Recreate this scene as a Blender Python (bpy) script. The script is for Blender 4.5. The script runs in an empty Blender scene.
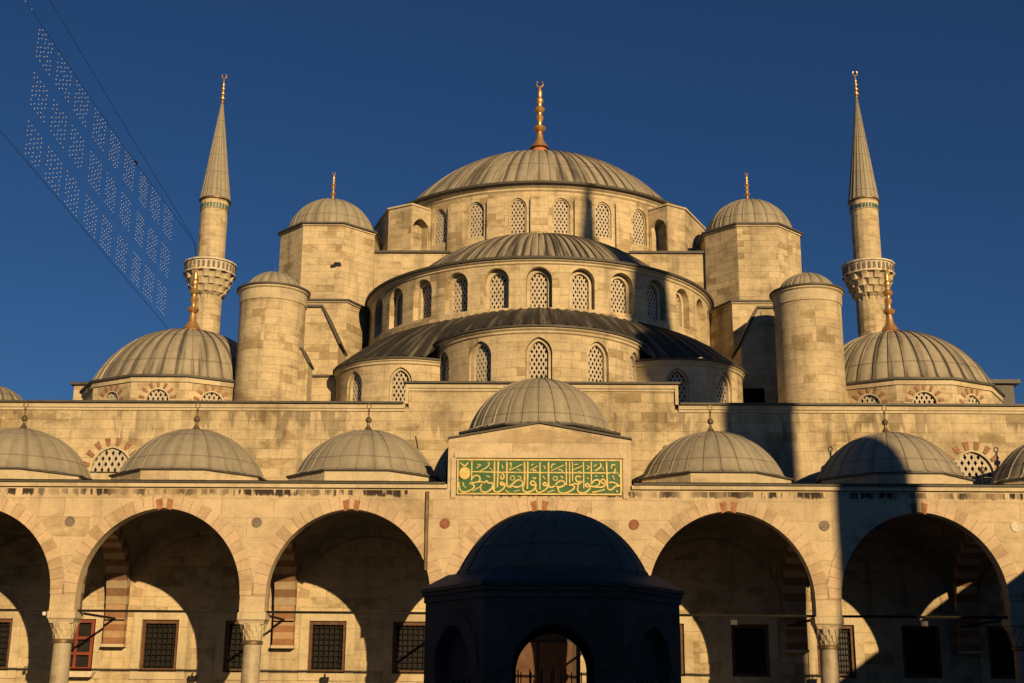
import bpy, bmesh, math, random
from math import sin, cos, pi, radians, sqrt, atan2, tan
from mathutils import Vector
from mathutils.geometry import delaunay_2d_cdt
random.seed(7)
S = bpy.context.scene
COL = S.collection

# ------------------------------------------------------------------ camera
FPX = 1280.0
PITCH, YAW, ROLL = radians(15.1), radians(1.25), radians(0.5)
fw = Vector((-sin(YAW)*cos(PITCH), cos(YAW)*cos(PITCH), sin(PITCH)))
rt0 = Vector((cos(YAW), sin(YAW), 0))
up0 = rt0.cross(fw)
rt = rt0*cos(ROLL) + up0*sin(ROLL)
up = up0*cos(ROLL) - rt0*sin(ROLL)
cd = bpy.data.cameras.new('camera'); cam = bpy.data.objects.new('camera', cd); COL.objects.link(cam)
from mathutils import Matrix
cam.matrix_world = Matrix(((rt.x, up.x, -fw.x, 0), (rt.y, up.y, -fw.y, 0), (rt.z, up.z, -fw.z, 1.65), (0, 0, 0, 1)))
cd.sensor_width = 36.0; cd.lens = 36.0*FPX/1024.0; cd.clip_end = 3000; cd.clip_start = 0.1
S.camera = cam

# ------------------------------------------------------------------ sky, sun, exposure
SUN_EL, SUN_AZ = radians(17.0), radians(25.5)       # azimuth: light comes from behind the camera, from the right
w = bpy.data.worlds.new('World'); S.world = w; w.use_nodes = True
nt = w.node_tree; nt.nodes.clear()
sky = nt.nodes.new('ShaderNodeTexSky'); sky.sky_type = 'NISHITA'; sky.sun_disc = False
sky.sun_elevation = SUN_EL; sky.sun_rotation = pi - SUN_AZ
sky.air_density = 1.0; sky.dust_density = 0.1; sky.ozone_density = 4.0; sky.altitude = 200
bg = nt.nodes.new('ShaderNodeBackground'); bg.inputs[1].default_value = 0.05
out = nt.nodes.new('ShaderNodeOutputWorld')
tint = nt.nodes.new('ShaderNodeMix'); tint.data_type = 'RGBA'; tint.blend_type = 'MULTIPLY'; tint.inputs[0].default_value = 1.0
tint.inputs[7].default_value = (0.36, 0.57, 0.80, 1)       # the deep, clear blue opposite a low sun
nt.links.new(sky.outputs[0], tint.inputs[6]); nt.links.new(tint.outputs[2], bg.inputs[0]); nt.links.new(bg.outputs[0], out.inputs[0])
sd = bpy.data.lights.new('sun', 'SUN'); sd.energy = 5.0; sd.angle = radians(0.5); sd.color = (1.0, 0.715, 0.365)
sun = bpy.data.objects.new('sun', sd); COL.objects.link(sun)
to_sun = Vector((sin(SUN_AZ)*cos(SUN_EL), -cos(SUN_AZ)*cos(SUN_EL), sin(SUN_EL)))
sun.rotation_euler = to_sun.to_track_quat('Z', 'Y').to_euler()
sun.location = to_sun*120
S.cycles.diffuse_bounces = 1; S.cycles.max_bounces = 6
vs = S.view_settings
S.display_settings.display_device = 'sRGB'
vs.view_transform = 'Standard'; vs.look = 'None'; vs.exposure = 0.06; vs.gamma = 1.0; vs.use_curve_mapping = False

# ------------------------------------------------------------------ materials
def mat(name):
    m = bpy.data.materials.new(name); m.use_nodes = True
    t = m.node_tree; t.nodes.clear()
    o = t.nodes.new('ShaderNodeOutputMaterial'); b = t.nodes.new('ShaderNodeBsdfPrincipled')
    t.links.new(b.outputs[0], o.inputs[0])
    return m, t, b
def N(t, typ, **kw):
    n = t.nodes.new(typ)
    for k, v in kw.items():
        if k == 'inp':
            for i, x in v.items(): n.inputs[i].default_value = x
        else: setattr(n, k, v)
    return n
def L(t, a, b): t.links.new(a, b)
def ramp(t, src, stops):
    r = N(t, 'ShaderNodeValToRGB'); e = r.color_ramp.elements
    while len(e) < len(stops): e.new(0.5)
    for el, (p, c) in zip(e, stops):
        el.position = p; el.color = (c, c, c, 1) if not isinstance(c, tuple) else (*c, 1)
    L(t, src, r.inputs[0]); return r.outputs[0]
def mixc(t, fac, a, b, typ='MIX'):
    n = N(t, 'ShaderNodeMix', data_type='RGBA', blend_type=typ)
    if isinstance(fac, (int, float)): n.inputs[0].default_value = fac
    else: L(t, fac, n.inputs[0])
    for s, i in ((a, 6), (b, 7)):
        if isinstance(s, tuple): n.inputs[i].default_value = (*s, 1)
        else: L(t, s, n.inputs[i])
    return n.outputs[2]
def math_(t, op, a, b=None, c=None):
    n = N(t, 'ShaderNodeMath', operation=op)
    for s, i in ((a, 0), (b, 1), (c, 2)):
        if s is None: continue
        if isinstance(s, (int, float)): n.inputs[i].default_value = s
        else: L(t, s, n.inputs[i])
    return n.outputs[0]
def pos_noise(t, scale, loc_scale=(1, 1, 1), detail=4, rough=0.6):
    g = N(t, 'ShaderNodeNewGeometry')
    mp = N(t, 'ShaderNodeMapping'); mp.inputs['Scale'].default_value = loc_scale
    L(t, g.outputs['Position'], mp.inputs[0])
    n = N(t, 'ShaderNodeTexNoise', inp={'Scale': scale, 'Detail': detail, 'Roughness': rough})
    L(t, mp.outputs[0], n.inputs['Vector'])
    return n.outputs[0]
def stone(name, base, bw=0.95, bh=0.36, lo=0.80, hi=1.07, mortar=0.007, stain=0.5, patch=0.5, streak=0.35, drip=None, rough=0.9, dirt=(0.13, 0.10, 0.07)):
    m, t, b = mat(name)
    uv = N(t, 'ShaderNodeUVMap')
    wob = pos_noise(t, 1.3, detail=2)
    br = N(t, 'ShaderNodeTexBrick', inp={'Color1': (lo, lo, lo*0.97, 1), 'Color2': (hi, hi, hi, 1), 'Mortar': (lo*1.0, lo*0.97, lo*0.92, 1), 'Scale': 1.0,
           'Mortar Size': mortar, 'Mortar Smooth': 0.6, 'Bias': 0.25, 'Brick Width': bw, 'Row Height': bh})
    br.offset = 0.5
    L(t, uv.outputs[0], br.inputs[0])
    jn = ramp(t, pos_noise(t, 0.9, detail=4, rough=0.7), [(0.46, 0.0), (0.62, 1.0)])
    # a second, coarser tone so that neighbouring blocks cluster in tone as weathered masonry does
    big = ramp(t, pos_noise(t, 0.35, detail=6, rough=0.65), [(0.30, 0.60), (0.50, 0.98), (0.75, 1.12)])
    blk = mixc(t, patch, (1, 1, 1), br.outputs[0])
    bw_ = N(t, 'ShaderNodeRGBToBW'); L(t, br.outputs[0], bw_.inputs[0])
    tone = math_(t, 'DIVIDE', math_(t, 'SUBTRACT', bw_.outputs[0], lo), hi-lo)
    clus = math_(t, 'ADD', math_(t, 'MULTIPLY', tone, -0.32), math_(t, 'MULTIPLY', pos_noise(t, 0.55, (1, 1, 1.6), detail=5, rough=0.7), 1.1))
    dkb = ramp(t, clus, [(0.40, 0.0), (0.50, 1.0)])
    blk = mixc(t, math_(t, 'MULTIPLY', dkb, min(1.0, stain*1.1)), blk, mixc(t, 1.0, blk, (0.70, 0.655, 0.59), 'MULTIPLY'))
    col = mixc(t, 1.0, base, blk, 'MULTIPLY')
    col = mixc(t, stain, col, mixc(t, 1.0, col, big, 'MULTIPLY'))
    # hue drift between honey and grey
    hue = ramp(t, pos_noise(t, 0.8, detail=5), [(0.35, 0.0), (0.7, 1.0)])
    col = mixc(t, math_(t, 'MULTIPLY', hue, 0.3), col, mixc(t, 1.0, col, (0.84, 0.88, 0.92), 'MULTIPLY'))
    col = mixc(t, math_(t, 'MULTIPLY', math_(t, 'MULTIPLY', br.outputs[1], jn), 0.5), col, (0.14, 0.10, 0.06))
    mot = ramp(t, pos_noise(t, 1.7, (1, 1, 1.5), detail=7, rough=0.72), [(0.32, 0.68), (0.5, 0.99), (0.7, 1.10)])
    col = mixc(t, stain, col, mixc(t, 1.0, col, mot, 'MULTIPLY'))
    # soot streaks running down the face
    st = ramp(t, pos_noise(t, 1.0, (1.5, 1.5, 0.16), detail=5, rough=0.62), [(0.53, 0.0), (0.72, 1.0)])
    col = mixc(t, math_(t, 'MULTIPLY', st, streak), col, dirt)
    # dark patches of lichen and soot that follow the courses
    dk = ramp(t, pos_noise(t, 1.0, (0.8, 0.8, 2.6), detail=6, rough=0.7), [(0.58, 0.0), (0.70, 1.0)])
    col = mixc(t, math_(t, 'MULTIPLY', dk, streak*0.9), col, mixc(t, 1.0, col, (0.62, 0.58, 0.52), 'MULTIPLY'))
    gr = ramp(t, pos_noise(t, 14, detail=4, rough=0.7), [(0.3, 0.88), (0.7, 1.07)])
    col = mixc(t, 1.0, col, gr, 'MULTIPLY')
    if drip:                                   # row of black drip stains below the eaves, (z0, z1)
        g = N(t, 'ShaderNodeNewGeometry'); sp = N(t, 'ShaderNodeSeparateXYZ'); L(t, g.outputs['Position'], sp.inputs[0])
        z = sp.outputs[2]; z1, lmin, lmax, k0, fx = drip
        ln = math_(t, 'ADD', lmin, math_(t, 'MULTIPLY', ramp(t, pos_noise(t, 1.0, (fx, 1, 0.01), detail=4, rough=0.75), [(0.35, 0.0), (0.72, 1.0)]), lmax-lmin))
        dl = ramp(t, pos_noise(t, 1.0, (0.5, 1, 0.01), detail=3), [(0.40, 0.0), (0.52, 1.0)])
        fall = math_(t, 'DIVIDE', math_(t, 'SUBTRACT', z, math_(t, 'SUBTRACT', z1, ln)), ln)          # 1 at the drip edge, 0 at the foot of the run
        top = math_(t, 'LESS_THAN', z, z1)
        fine = ramp(t, pos_noise(t, 1.0, (fx*1.5, 1, 0.6), detail=2, rough=0.5), [(0.43, 0.0), (0.50, 1.0)])
        body = ramp(t, math_(t, 'MULTIPLY', fall, top), [(0.02, 0.0), (0.25, 0.95), (1.0, 1.0)])
        k = math_(t, 'MULTIPLY', math_(t, 'MULTIPLY', body, dl), fine)
        col = mixc(t, math_(t, 'MULTIPLY', k, k0), col, (0.035, 0.025, 0.02))
    L(t, col, b.inputs['Base Color']); b.inputs['Roughness'].default_value = rough
    b.inputs['Specular IOR Level'].default_value = 0.25
    bp = N(t, 'ShaderNodeBump', inp={'Strength': 0.8, 'Distance': 0.025})
    h = math_(t, 'ADD', math_(t, 'MULTIPLY', br.outputs[1], -0.3), math_(t, 'MULTIPLY', pos_noise(t, 7, detail=5, rough=0.65), 0.9))
    L(t, h, bp.inputs['Height']); L(t, bp.outputs[0], b.inputs['Normal'])
    return m
def lead(name, base, dark=(0.045, 0.04, 0.035), pale=(0.42, 0.38, 0.30), streak=0.6, palek=0.3, lap=1.25, rough=0.62, thr=0.53):
    """weathered lead: u counts the gores, v is metres along the slope"""
    m, t, b = mat(name)
    uv = N(t, 'ShaderNodeUVMap'); sp = N(t, 'ShaderNodeSeparateXYZ'); L(t, uv.outputs[0], sp.inputs[0])
    oi = N(t, 'ShaderNodeObjectInfo')
    rnd = math_(t, 'MULTIPLY', oi.outputs['Random'], 57.0)
    def sn(su, sv, off, detail=4):
        c = N(t, 'ShaderNodeCombineXYZ')
        L(t, math_(t, 'ADD', math_(t, 'MULTIPLY', sp.outputs[0], su), rnd), c.inputs[0])
        L(t, math_(t, 'MULTIPLY', sp.outputs[1], sv), c.inputs[1]); c.inputs[2].default_value = off
        n = N(t, 'ShaderNodeTexNoise', inp={'Scale': 1.0, 'Detail': detail, 'Roughness': 0.62}); L(t, c.outputs[0], n.inputs['Vector'])
        return n.outputs[0]
    fr = math_(t, 'FRACT', sp.outputs[0])
    seam = math_(t, 'ABSOLUTE', math_(t, 'SUBTRACT', fr, 0.5))             # 0.5 at the rib, 0 mid gore
    near = ramp(t, seam, [(0.25, 0.0), (0.47, 1.0)])
    col = mixc(t, ramp(t, sn(0.9, 0.25, 3.1), [(0.35, 0.0), (0.68, 1.0)]), base, tuple(c*0.78 for c in base))
    pl = ramp(t, sn(2.1, 0.22, 9.4, 5), [(0.52, 0.0), (0.70, 1.0)])
    col = mixc(t, math_(t, 'MULTIPLY', pl, palek), col, pale)
    ds = ramp(t, math_(t, 'ADD', sn(1.6, 0.16, 6.2, 5), math_(t, 'MULTIPLY', near, 0.13)), [(thr, 0.0), (thr+0.14, 1.0)])
    col = mixc(t, math_(t, 'MULTIPLY', ds, streak), col, dark)
    if lap:
        lf = math_(t, 'FRACT', math_(t, 'DIVIDE', sp.outputs[1], lap))
        ln = ramp(t, math_(t, 'ABSOLUTE', math_(t, 'SUBTRACT', lf, 0.5)), [(0.0, 1.0), (0.03, 0.0)])
        col = mixc(t, math_(t, 'MULTIPLY', ln, 0.55), col, dark)
    col = mixc(t, 1.0, col, ramp(t, pos_noise(t, 3.5, detail=6, rough=0.7), [(0.3, 0.85), (0.7, 1.1)]), 'MULTIPLY')
    L(t, col, b.inputs['Base Color']); b.inputs['Roughness'].default_value = rough; b.inputs['Specular IOR Level'].default_value = 0.3
    bp = N(t, 'ShaderNodeBump', inp={'Strength': 0.35, 'Distance': 0.03})
    L(t, pos_noise(t, 4, detail=4), bp.inputs['Height']); L(t, bp.outputs[0], b.inputs['Normal'])
    return m
def plain(name, base, rough=0.6, metal=0.0, var=0.2, scale=4.0, spec=0.4):
    m, t, b = mat(name)
    f = ramp(t, pos_noise(t, scale, detail=5), [(0.3, 1.0-var), (0.7, 1.0+var*0.5)])
    L(t, mixc(t, 1.0, base, f, 'MULTIPLY'), b.inputs['Base Color'])
    b.inputs['Roughness'].default_value = rough; b.inputs['Metallic'].default_value = metal; b.inputs['Specular IOR Level'].default_value = spec
    return m
def bands(name, c1, c2, axis, period, rough=0.85):
    """alternating courses of dark and light stone along z, or along u of the uv map"""
    m, t, b = mat(name)
    if axis == 'z':
        g = N(t, 'ShaderNodeNewGeometry'); sp = N(t, 'ShaderNodeSeparateXYZ'); L(t, g.outputs['Position'], sp.inputs[0]); v = sp.outputs[2]
    else:
        uv = N(t, 'ShaderNodeUVMap'); sp = N(t, 'ShaderNodeSeparateXYZ'); L(t, uv.outputs[0], sp.inputs[0]); v = sp.outputs[0]
    f = math_(t, 'FRACT', math_(t, 'DIVIDE', v, period))
    k = ramp(t, f, [(0.0, 0.0), (0.02, 1.0), (0.48, 1.0), (0.52, 0.0)])
    col = mixc(t, k, c1, c2)
    col = mixc(t, 1.0, col, ramp(t, pos_noise(t, 3, detail=6, rough=0.7), [(0.3, 0.72), (0.7, 1.1)]), 'MULTIPLY')
    L(t, col, b.inputs['Base Color']); b.inputs['Roughness'].default_value = rough; b.inputs['Specular IOR Level'].default_value = 0.2
    return m
LS = (0.585, 0.465, 0.285)
M = {}
M['stone'] = stone('limestone_ashlar', LS, bh=0.34, bw=0.85, stain=0.9, streak=0.6)
M['stone_wall'] = stone('limestone_front', LS, bh=0.36, bw=0.95, stain=0.9, streak=0.55, drip=(11.5, 0.1, 1.9, 0.45, 1.6))
M['stone_rough'] = stone('weathered_ashlar', (0.56, 0.445, 0.275), bw=0.75, bh=0.31, lo=0.70, hi=1.1, patch=0.8, stain=0.95, streak=0.6)
M['arcade'] = stone('arcade_marble', (0.615, 0.48, 0.305), bw=1.7, bh=0.62, lo=0.86, hi=1.05, patch=0.5, stain=0.6, streak=0.32, mortar=0.006, drip=(7.74, 0.14, 0.34, 1.0, 3.4))
M['trim'] = stone('stone_trim', (0.60, 0.49, 0.32), bw=1.3, bh=0.9, lo=0.86, hi=1.05, streak=0.3)
M['white'] = plain('pale_marble', (0.62, 0.53, 0.40), 0.7, var=0.25, scale=6)
M['voussoir'] = stone('voussoir_stone', (0.61, 0.455, 0.295), bw=0.34, bh=2.0, lo=0.87, hi=1.05, patch=1.0, mortar=0.014, streak=0.25)
M['red'] = plain('red_voussoir', (0.38, 0.17, 0.085), 0.85, var=0.45, scale=5)
M['brownred'] = plain('brown_voussoir', (0.34, 0.17, 0.095), 0.85, var=0.5, scale=7)
M['lead'] = lead('lead_sheet', (0.345, 0.300, 0.215), streak=0.25, palek=0.25)
M['lead_old'] = lead('streaked_lead', (0.38, 0.325, 0.23), streak=0.75, palek=0.4, lap=1.9, thr=0.50)
M['lead_half'] = lead('streaky_half_dome_lead', (0.36, 0.305, 0.215), streak=0.92, palek=0.6, lap=0, thr=0.475)
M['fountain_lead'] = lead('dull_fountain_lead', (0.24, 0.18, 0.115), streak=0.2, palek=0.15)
M['lead_black'] = lead('blackened_lead', (0.043, 0.037, 0.029), dark=(0.02, 0.018, 0.016), streak=0.7, palek=0.6, pale=(0.34, 0.30, 0.23), lap=0)
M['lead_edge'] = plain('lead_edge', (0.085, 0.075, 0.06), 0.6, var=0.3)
M['lead_roof'] = plain('lead_roof', (0.22, 0.20, 0.155), 0.65, var=0.35, scale=1.5)
M['gold'] = plain('gilded_copper', (0.80, 0.46, 0.17), 0.40, 0.75, var=0.25, scale=6)
M['copper'] = plain('copper_flare', (0.62, 0.25, 0.10), 0.6, 0.3, var=0.35, scale=5)
M['oldbrass'] = plain('tarnished_brass', (0.22, 0.16, 0.09), 0.5, 0.6, var=0.4)
M['grille'] = plain('stone_grille', (0.52, 0.44, 0.33), 0.8, var=0.25)
M['glass'] = plain('dark_glass', (0.02, 0.018, 0.016), 0.35, var=0.3)
M['iron'] = plain('black_iron', (0.022, 0.018, 0.015), 0.85, spec=0.1)
M['wood'] = plain('brown_wood', (0.13, 0.06, 0.03), 0.7, var=0.4)
M['darkwood'] = plain('dark_wood', (0.06, 0.035, 0.02), 0.7, var=0.3)
M['redwood'] = plain('red_painted_wood', (0.24, 0.05, 0.025), 0.6, var=0.3)
M['stripes_z'] = bands('striped_courses', (0.30, 0.15, 0.08), (0.44, 0.29, 0.165), 'z', 0.46)
M['stripes_u'] = bands('striped_voussoirs', (0.22, 0.12, 0.07), (0.40, 0.31, 0.2), 'u', 0.56)
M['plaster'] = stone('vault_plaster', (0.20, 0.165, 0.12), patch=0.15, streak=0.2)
M['marble_col'] = stone('column_marble', (0.44, 0.37, 0.26), bw=3, bh=3.5, mortar=0.0, patch=0.1, stain=0.6, streak=0.35, rough=0.5)
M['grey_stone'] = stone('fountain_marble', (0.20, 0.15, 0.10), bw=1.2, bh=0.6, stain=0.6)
M['green'] = plain('green_enamel', (0.04, 0.13, 0.035), 0.5, var=0.3, scale=3)
M['gilt'] = plain('gilt_letters', (0.66, 0.50, 0.17), 0.45, 0.15, var=0.3, scale=9)
M['rosette'] = plain('red_roundel', (0.28, 0.11, 0.06), 0.7, var=0.3, scale=12)
M['rosette_grey'] = plain('grey_roundel', (0.22, 0.17, 0.13), 0.7, var=0.3, scale=12)
M['rosette_pale'] = plain('pale_roundel', (0.66, 0.58, 0.45), 0.7, var=0.2, scale=12)
M['piercing_shade'] = plain('shaded_carving', (0.22, 0.17, 0.11), 0.9, var=0.3, scale=8)
M['turq'] = plain('turquoise_tile', (0.05, 0.15, 0.14), 0.5, var=0.3, scale=8)
M['bulb'] = plain('frosted_bulb', (0.50, 0.50, 0.50), 0.5, var=0.05)
M['cable'] = plain('dark_cable', (0.035, 0.04, 0.055), 0.9, spec=0.1)
M['paving'] = stone('marble_paving', (0.42, 0.40, 0.36), bw=1.4, bh=0.9, streak=0.15)
M['twig'] = plain('dry_twig', (0.13, 0.08, 0.045), 0.9)
M['weed'] = plain('dry_weed', (0.10, 0.085, 0.03), 0.9)
M['plastic'] = plain('white_plastic', (0.7, 0.68, 0.64), 0.5, var=0.05)

# ------------------------------------------------------------------ object helpers
def empty(name, loc=(0, 0, 0), label=None, cat=None, group=None, rz=0):
    o = bpy.data.objects.new(name, None); COL.objects.link(o); o.location = loc; o.rotation_euler.z = rz
    o.empty_display_size = 0.3
    return tag(o, label, cat, group)
def tag(o, label=None, cat=None, group=None, kind=None):
    if label: o['label'] = label
    if cat: o['category'] = cat
    if group: o['group'] = group
    if kind: o['kind'] = kind
    return o
def wloc(o):
    v = Vector((0, 0, 0))
    while o is not None:
        v += o.location; o = o.parent
    return v
class MB:
    def __init__(s): s.v = []; s.f = []; s.uv = {}
    def add(s, pts, faces, uvs=None):
        k = len(s.v); s.v += [Vector(p) for p in pts]
        for i, f in enumerate(faces):
            if uvs is not None and uvs[i] is not None: s.uv[len(s.f)] = uvs[i]
            s.f.append([k+j for j in f])
    def box(s, x0, x1, y0, y1, z0, z1):
        s.add([(x0,y0,z0),(x1,y0,z0),(x1,y1,z0),(x0,y1,z0),(x0,y0,z1),(x1,y0,z1),(x1,y1,z1),(x0,y1,z1)],
              [(0,3,2,1),(4,5,6,7),(0,1,5,4),(1,2,6,5),(2,3,7,6),(3,0,4,7)])
    def prism(s, plan, z0, z1, top=True):
        n = len(plan)
        s.add([(x,y,z0) for x,y in plan]+[(x,y,z1) for x,y in plan],
              [(i,(i+1)%n,n+(i+1)%n,n+i) for i in range(n)]+([tuple(range(n,2*n)), tuple(range(n-1,-1,-1))] if top else []))
    def prism_y(s, prof, y0, y1):               # outline in x,z pushed along y
        n = len(prof)
        s.add([(x,y0,z) for x,z in prof]+[(x,y1,z) for x,z in prof],
              [(i,(i+1)%n,n+(i+1)%n,n+i) for i in range(n)]+[tuple(range(n)), tuple(range(2*n-1,n-1,-1))])
    def lathe(s, prof, c, n=48, a0=0, a1=2*pi, rot=0.0, uscale=None, rad=None):
        """a=0 faces the camera (-y). rad(a, r, z) may modulate the radius"""
        full = abs(a1-a0-2*pi) < 1e-6
        m = n if full else n+1
        angs = [a0+(a1-a0)*i/n+rot for i in range(m)]
        v = []
        ln = [0]
        for (r0,z0),(r1,z1) in zip(prof, prof[1:]): ln.append(ln[-1]+math.hypot(r1-r0, z1-z0))
        rm = max(p[0] for p in prof)
        for r, z in prof:
            for a in angs:
                q = rad(a, r, z) if rad else r
                v.append((c[0]+q*sin(a), c[1]-q*cos(a), c[2]+z))
        fs, us = [], []
        for j in range(len(prof)-1):
            for i in range(n):
                i2 = (i+1) % m
                fs.append((j*m+i, j*m+i2, (j+1)*m+i2, (j+1)*m+i))
                ua, ub = angs[0]+(a1-a0)*i/n, angs[0]+(a1-a0)*(i+1)/n
                k = uscale if uscale else rm
                us.append([(ua*k, ln[j]), (ub*k, ln[j]), (ub*k, ln[j+1]), (ua*k, ln[j+1])])
        s.add(v, fs, us)
    def dome(s, prof, c, gores, a0=0, a1=2*pi, h=0.03, bulge=0.0, rw=0.03):
        """lead dome: gores between raised standing seams; prof is [(r, z)] from rim to crown. u = gore number, v = metres"""
        g = (a1-a0)/gores
        us = [0.0, 0.0001]
        rm = prof[0][0]
        e = min(0.12, rw/(rm*g)); e2 = min(0.2, 1.7*e)
        loc = [(0.0, 1, 0), (e, 1, 0), (e2, 0, 0), (0.35, 0, 0.8), (0.5, 0, 1), (0.65, 0, 0.8), (1-e2, 0, 0), (1-e, 1, 0)]
        A = []
        for k in range(gores):
            for u, hh, bb in loc: A.append((k+u, hh, bb))
        full = abs(a1-a0-2*pi) < 1e-6
        if not full: A.append((gores, 1, 0))
        n = len(A)
        ln = [0]
        for (r0,z0),(r1,z1) in zip(prof, prof[1:]): ln.append(ln[-1]+math.hypot(r1-r0, z1-z0))
        v = []
        for i,(r, z) in enumerate(prof):
            p0 = prof[max(0,i-1)]; p1 = prof[min(len(prof)-1,i+1)]
            tx, tz = p1[0]-p0[0], p1[1]-p0[1]; l = math.hypot(tx, tz) or 1
            nx, nz = tz/l, -tx/l
            fade = min(1, r/(rm*0.25))
            for u, hh, bb in A:
                a = a0+u*g
                d = (h*hh + bulge*bb)*fade
                q = r+nx*d
                v.append((c[0]+q*sin(a), c[1]-q*cos(a), c[2]+z+nz*d))
        fs, uv = [], []
        for j in range(len(prof)-1):
            for i in range(n if full else n-1):
                i2 = (i+1) % n
                fs.append((j*n+i, j*n+i2, (j+1)*n+i2, (j+1)*n+i))
                ua = A[i][0]; ub = A[i2][0] if i2 else gores
                uv.append([(ua,ln[j]),(ub,ln[j]),(ub,ln[j+1]),(ua,ln[j+1])])
        s.add(v, fs, uv)
    def tube(s, pts, r, n=6):
        pts = [Vector(p) for p in pts]
        rings = []
        for i, p in enumerate(pts):
            d = (pts[min(i+1,len(pts)-1)]-pts[max(i-1,0)]).normalized()
            a = d.cross(Vector((0,0,1)))
            if a.length < 1e-3: a = Vector((1,0,0))
            a.normalize(); b = d.cross(a)
            rr = r[i] if isinstance(r, (list, tuple)) else r
            rings.append([p+(a*cos(2*pi*k/n)+b*sin(2*pi*k/n))*rr for k in range(n)])
        v = [q for g in rings for q in g]
        fs = [(i*n+k, i*n+(k+1)%n, (i+1)*n+(k+1)%n, (i+1)*n+k) for i in range(len(pts)-1) for k in range(n)]
        fs += [tuple(range(n-1,-1,-1)), tuple(range((len(pts)-1)*n, len(pts)*n))]
        s.add(v, fs)
    def sphere(s, c, r, n=8):
        s.lathe([(max(1e-4, r*sin(pi*i/n)), -r*cos(pi*i/n)) for i in range(n+1)], c, n*2)
    def sheet(s, outline, holes, mp, depth=0.0, step=None, rim=False, nosill=False):
        """a wall face with openings: outline and holes are loops of (u, z); mp(u, z, d) places a point d metres into the wall"""
        pts = []; edges = []
        def loop(l):
            k = len(pts)
            pts.extend(l); n = len(l)
            edges.extend((k+i, k+(i+1) % n) for i in range(n))
        def sub(l):
            if not step: return l
            o = []
            for (a, b) in zip(l, l[1:]+l[:1]):
                n = max(1, int(abs(b[0]-a[0])/step+0.5))
                o += [(a[0]+(b[0]-a[0])*i/n, a[1]+(b[1]-a[1])*i/n) for i in range(n)]
            return o
        outline = sub(list(outline)); holes = [list(h) for h in holes]
        loop(outline)
        for h in holes: loop(h)
        def inside(p, poly):
            r = False; x, y = p
            for (x0,y0),(x1,y1) in zip(poly, poly[1:]+poly[:1]):
                if (y0 > y) != (y1 > y) and x < (x1-x0)*(y-y0)/(y1-y0)+x0: r = not r
            return r
        if step:
            us = [p[0] for p in outline]; zs = [p[1] for p in outline]
            nu = int((max(us)-min(us))/step); nz = max(1, int((max(zs)-min(zs))/(step*2)))
            for i in range(1, nu):
                for j in range(1, nz):
                    p = (min(us)+(max(us)-min(us))*i/nu+0.003*((j*7) % 3), min(zs)+(max(zs)-min(zs))*j/nz)
                    if inside(p, outline) and not any(inside(p, h) for h in holes): pts.append(p)
        r = delaunay_2d_cdt([Vector(p) for p in pts], edges, [], 0, 1e-6)
        vv = r[0]; fs = []
        for f in r[2]:
            cx = sum(vv[i][0] for i in f)/len(f); cz = sum(vv[i][1] for i in f)/len(f)
            if inside((cx, cz), outline) and not any(inside((cx, cz), h) for h in holes): fs.append(f)
        s.add([mp(p[0], p[1], 0) for p in vv], fs, [[(vv[i][0], vv[i][1]) for i in f] for f in fs])
        if depth:
            for h in holes+([outline] if rim else []):
                n = len(h)
                v = [mp(u, z, 0) for u, z in h]+[mp(u, z, depth) for u, z in h]
                ac = [0]
                for a, b in zip(h, h[1:]+h[:1]): ac.append(ac[-1]+math.hypot(b[0]-a[0], b[1]-a[1]))
                rg = range(1 if nosill and h is not outline else 0, n)
                s.add(v, [(i, (i+1) % n, n+(i+1) % n, n+i) for i in rg],
                      [[(ac[i],0),(ac[i+1],0),(ac[i+1],depth),(ac[i],depth)] for i in rg])
    def build(s, name, m, parent=None, origin=None, sharp=35):
        me = bpy.data.meshes.new(name)
        base = wloc(parent) if parent else Vector((0,0,0))
        o_ = Vector(origin) if origin is not None else base
        me.from_pydata([tuple(v-o_) for v in s.v], [], s.f)
        uvl = me.uv_layers.new(name='UVMap')
        for p in me.polygons:
            if p.index in s.uv:
                for li, c in zip(p.loop_indices, s.uv[p.index]): uvl.data[li].uv = c
            else:
                n = p.normal
                for li in p.loop_indices:
                    q = s.v[me.loops[li].vertex_index]
                    if abs(n.z) > 0.75: uvl.data[li].uv = (q.x, q.y)
                    else:
                        h = math.hypot(n.x, n.y) or 1
                        uvl.data[li].uv = (q.x*(-n.y/h)+q.y*(n.x/h), q.z)
        me.materials.append(M[m] if isinstance(m, str) else m)
        for p in me.polygons: p.use_smooth = True
        me.set_sharp_from_angle(angle=radians(sharp))
        ob = bpy.data.objects.new(name, me); COL.objects.link(ob)
        if parent: ob.parent = parent
        ob.location = o_-base
        return ob
def kids(o): return [c for c in bpy.data.objects if c.parent == o]
def copy_tree(o, parent=None, loc=None):
    c = o.copy(); COL.objects.link(c); c.parent = parent
    if loc is not None: c.location = loc
    for k in kids(o): copy_tree(k, c)
    return c
def flat(y, sgn=1): return lambda u, z, d: (u, y+sgn*d, z)
def cyl(cx, cy, R): return lambda u, z, d: (cx+(R-d)*sin(u/R), cy-(R-d)*cos(u/R), z)
def plane(o, ang):
    """vertical plane through o; ang=0 faces the camera, positive turns towards +x"""
    t = (cos(ang), sin(ang)); n = (-sin(ang), cos(ang))
    return lambda u, z, d: (o[0]+t[0]*u+n[0]*d, o[1]+t[1]*u+n[1]*d, z)
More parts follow.
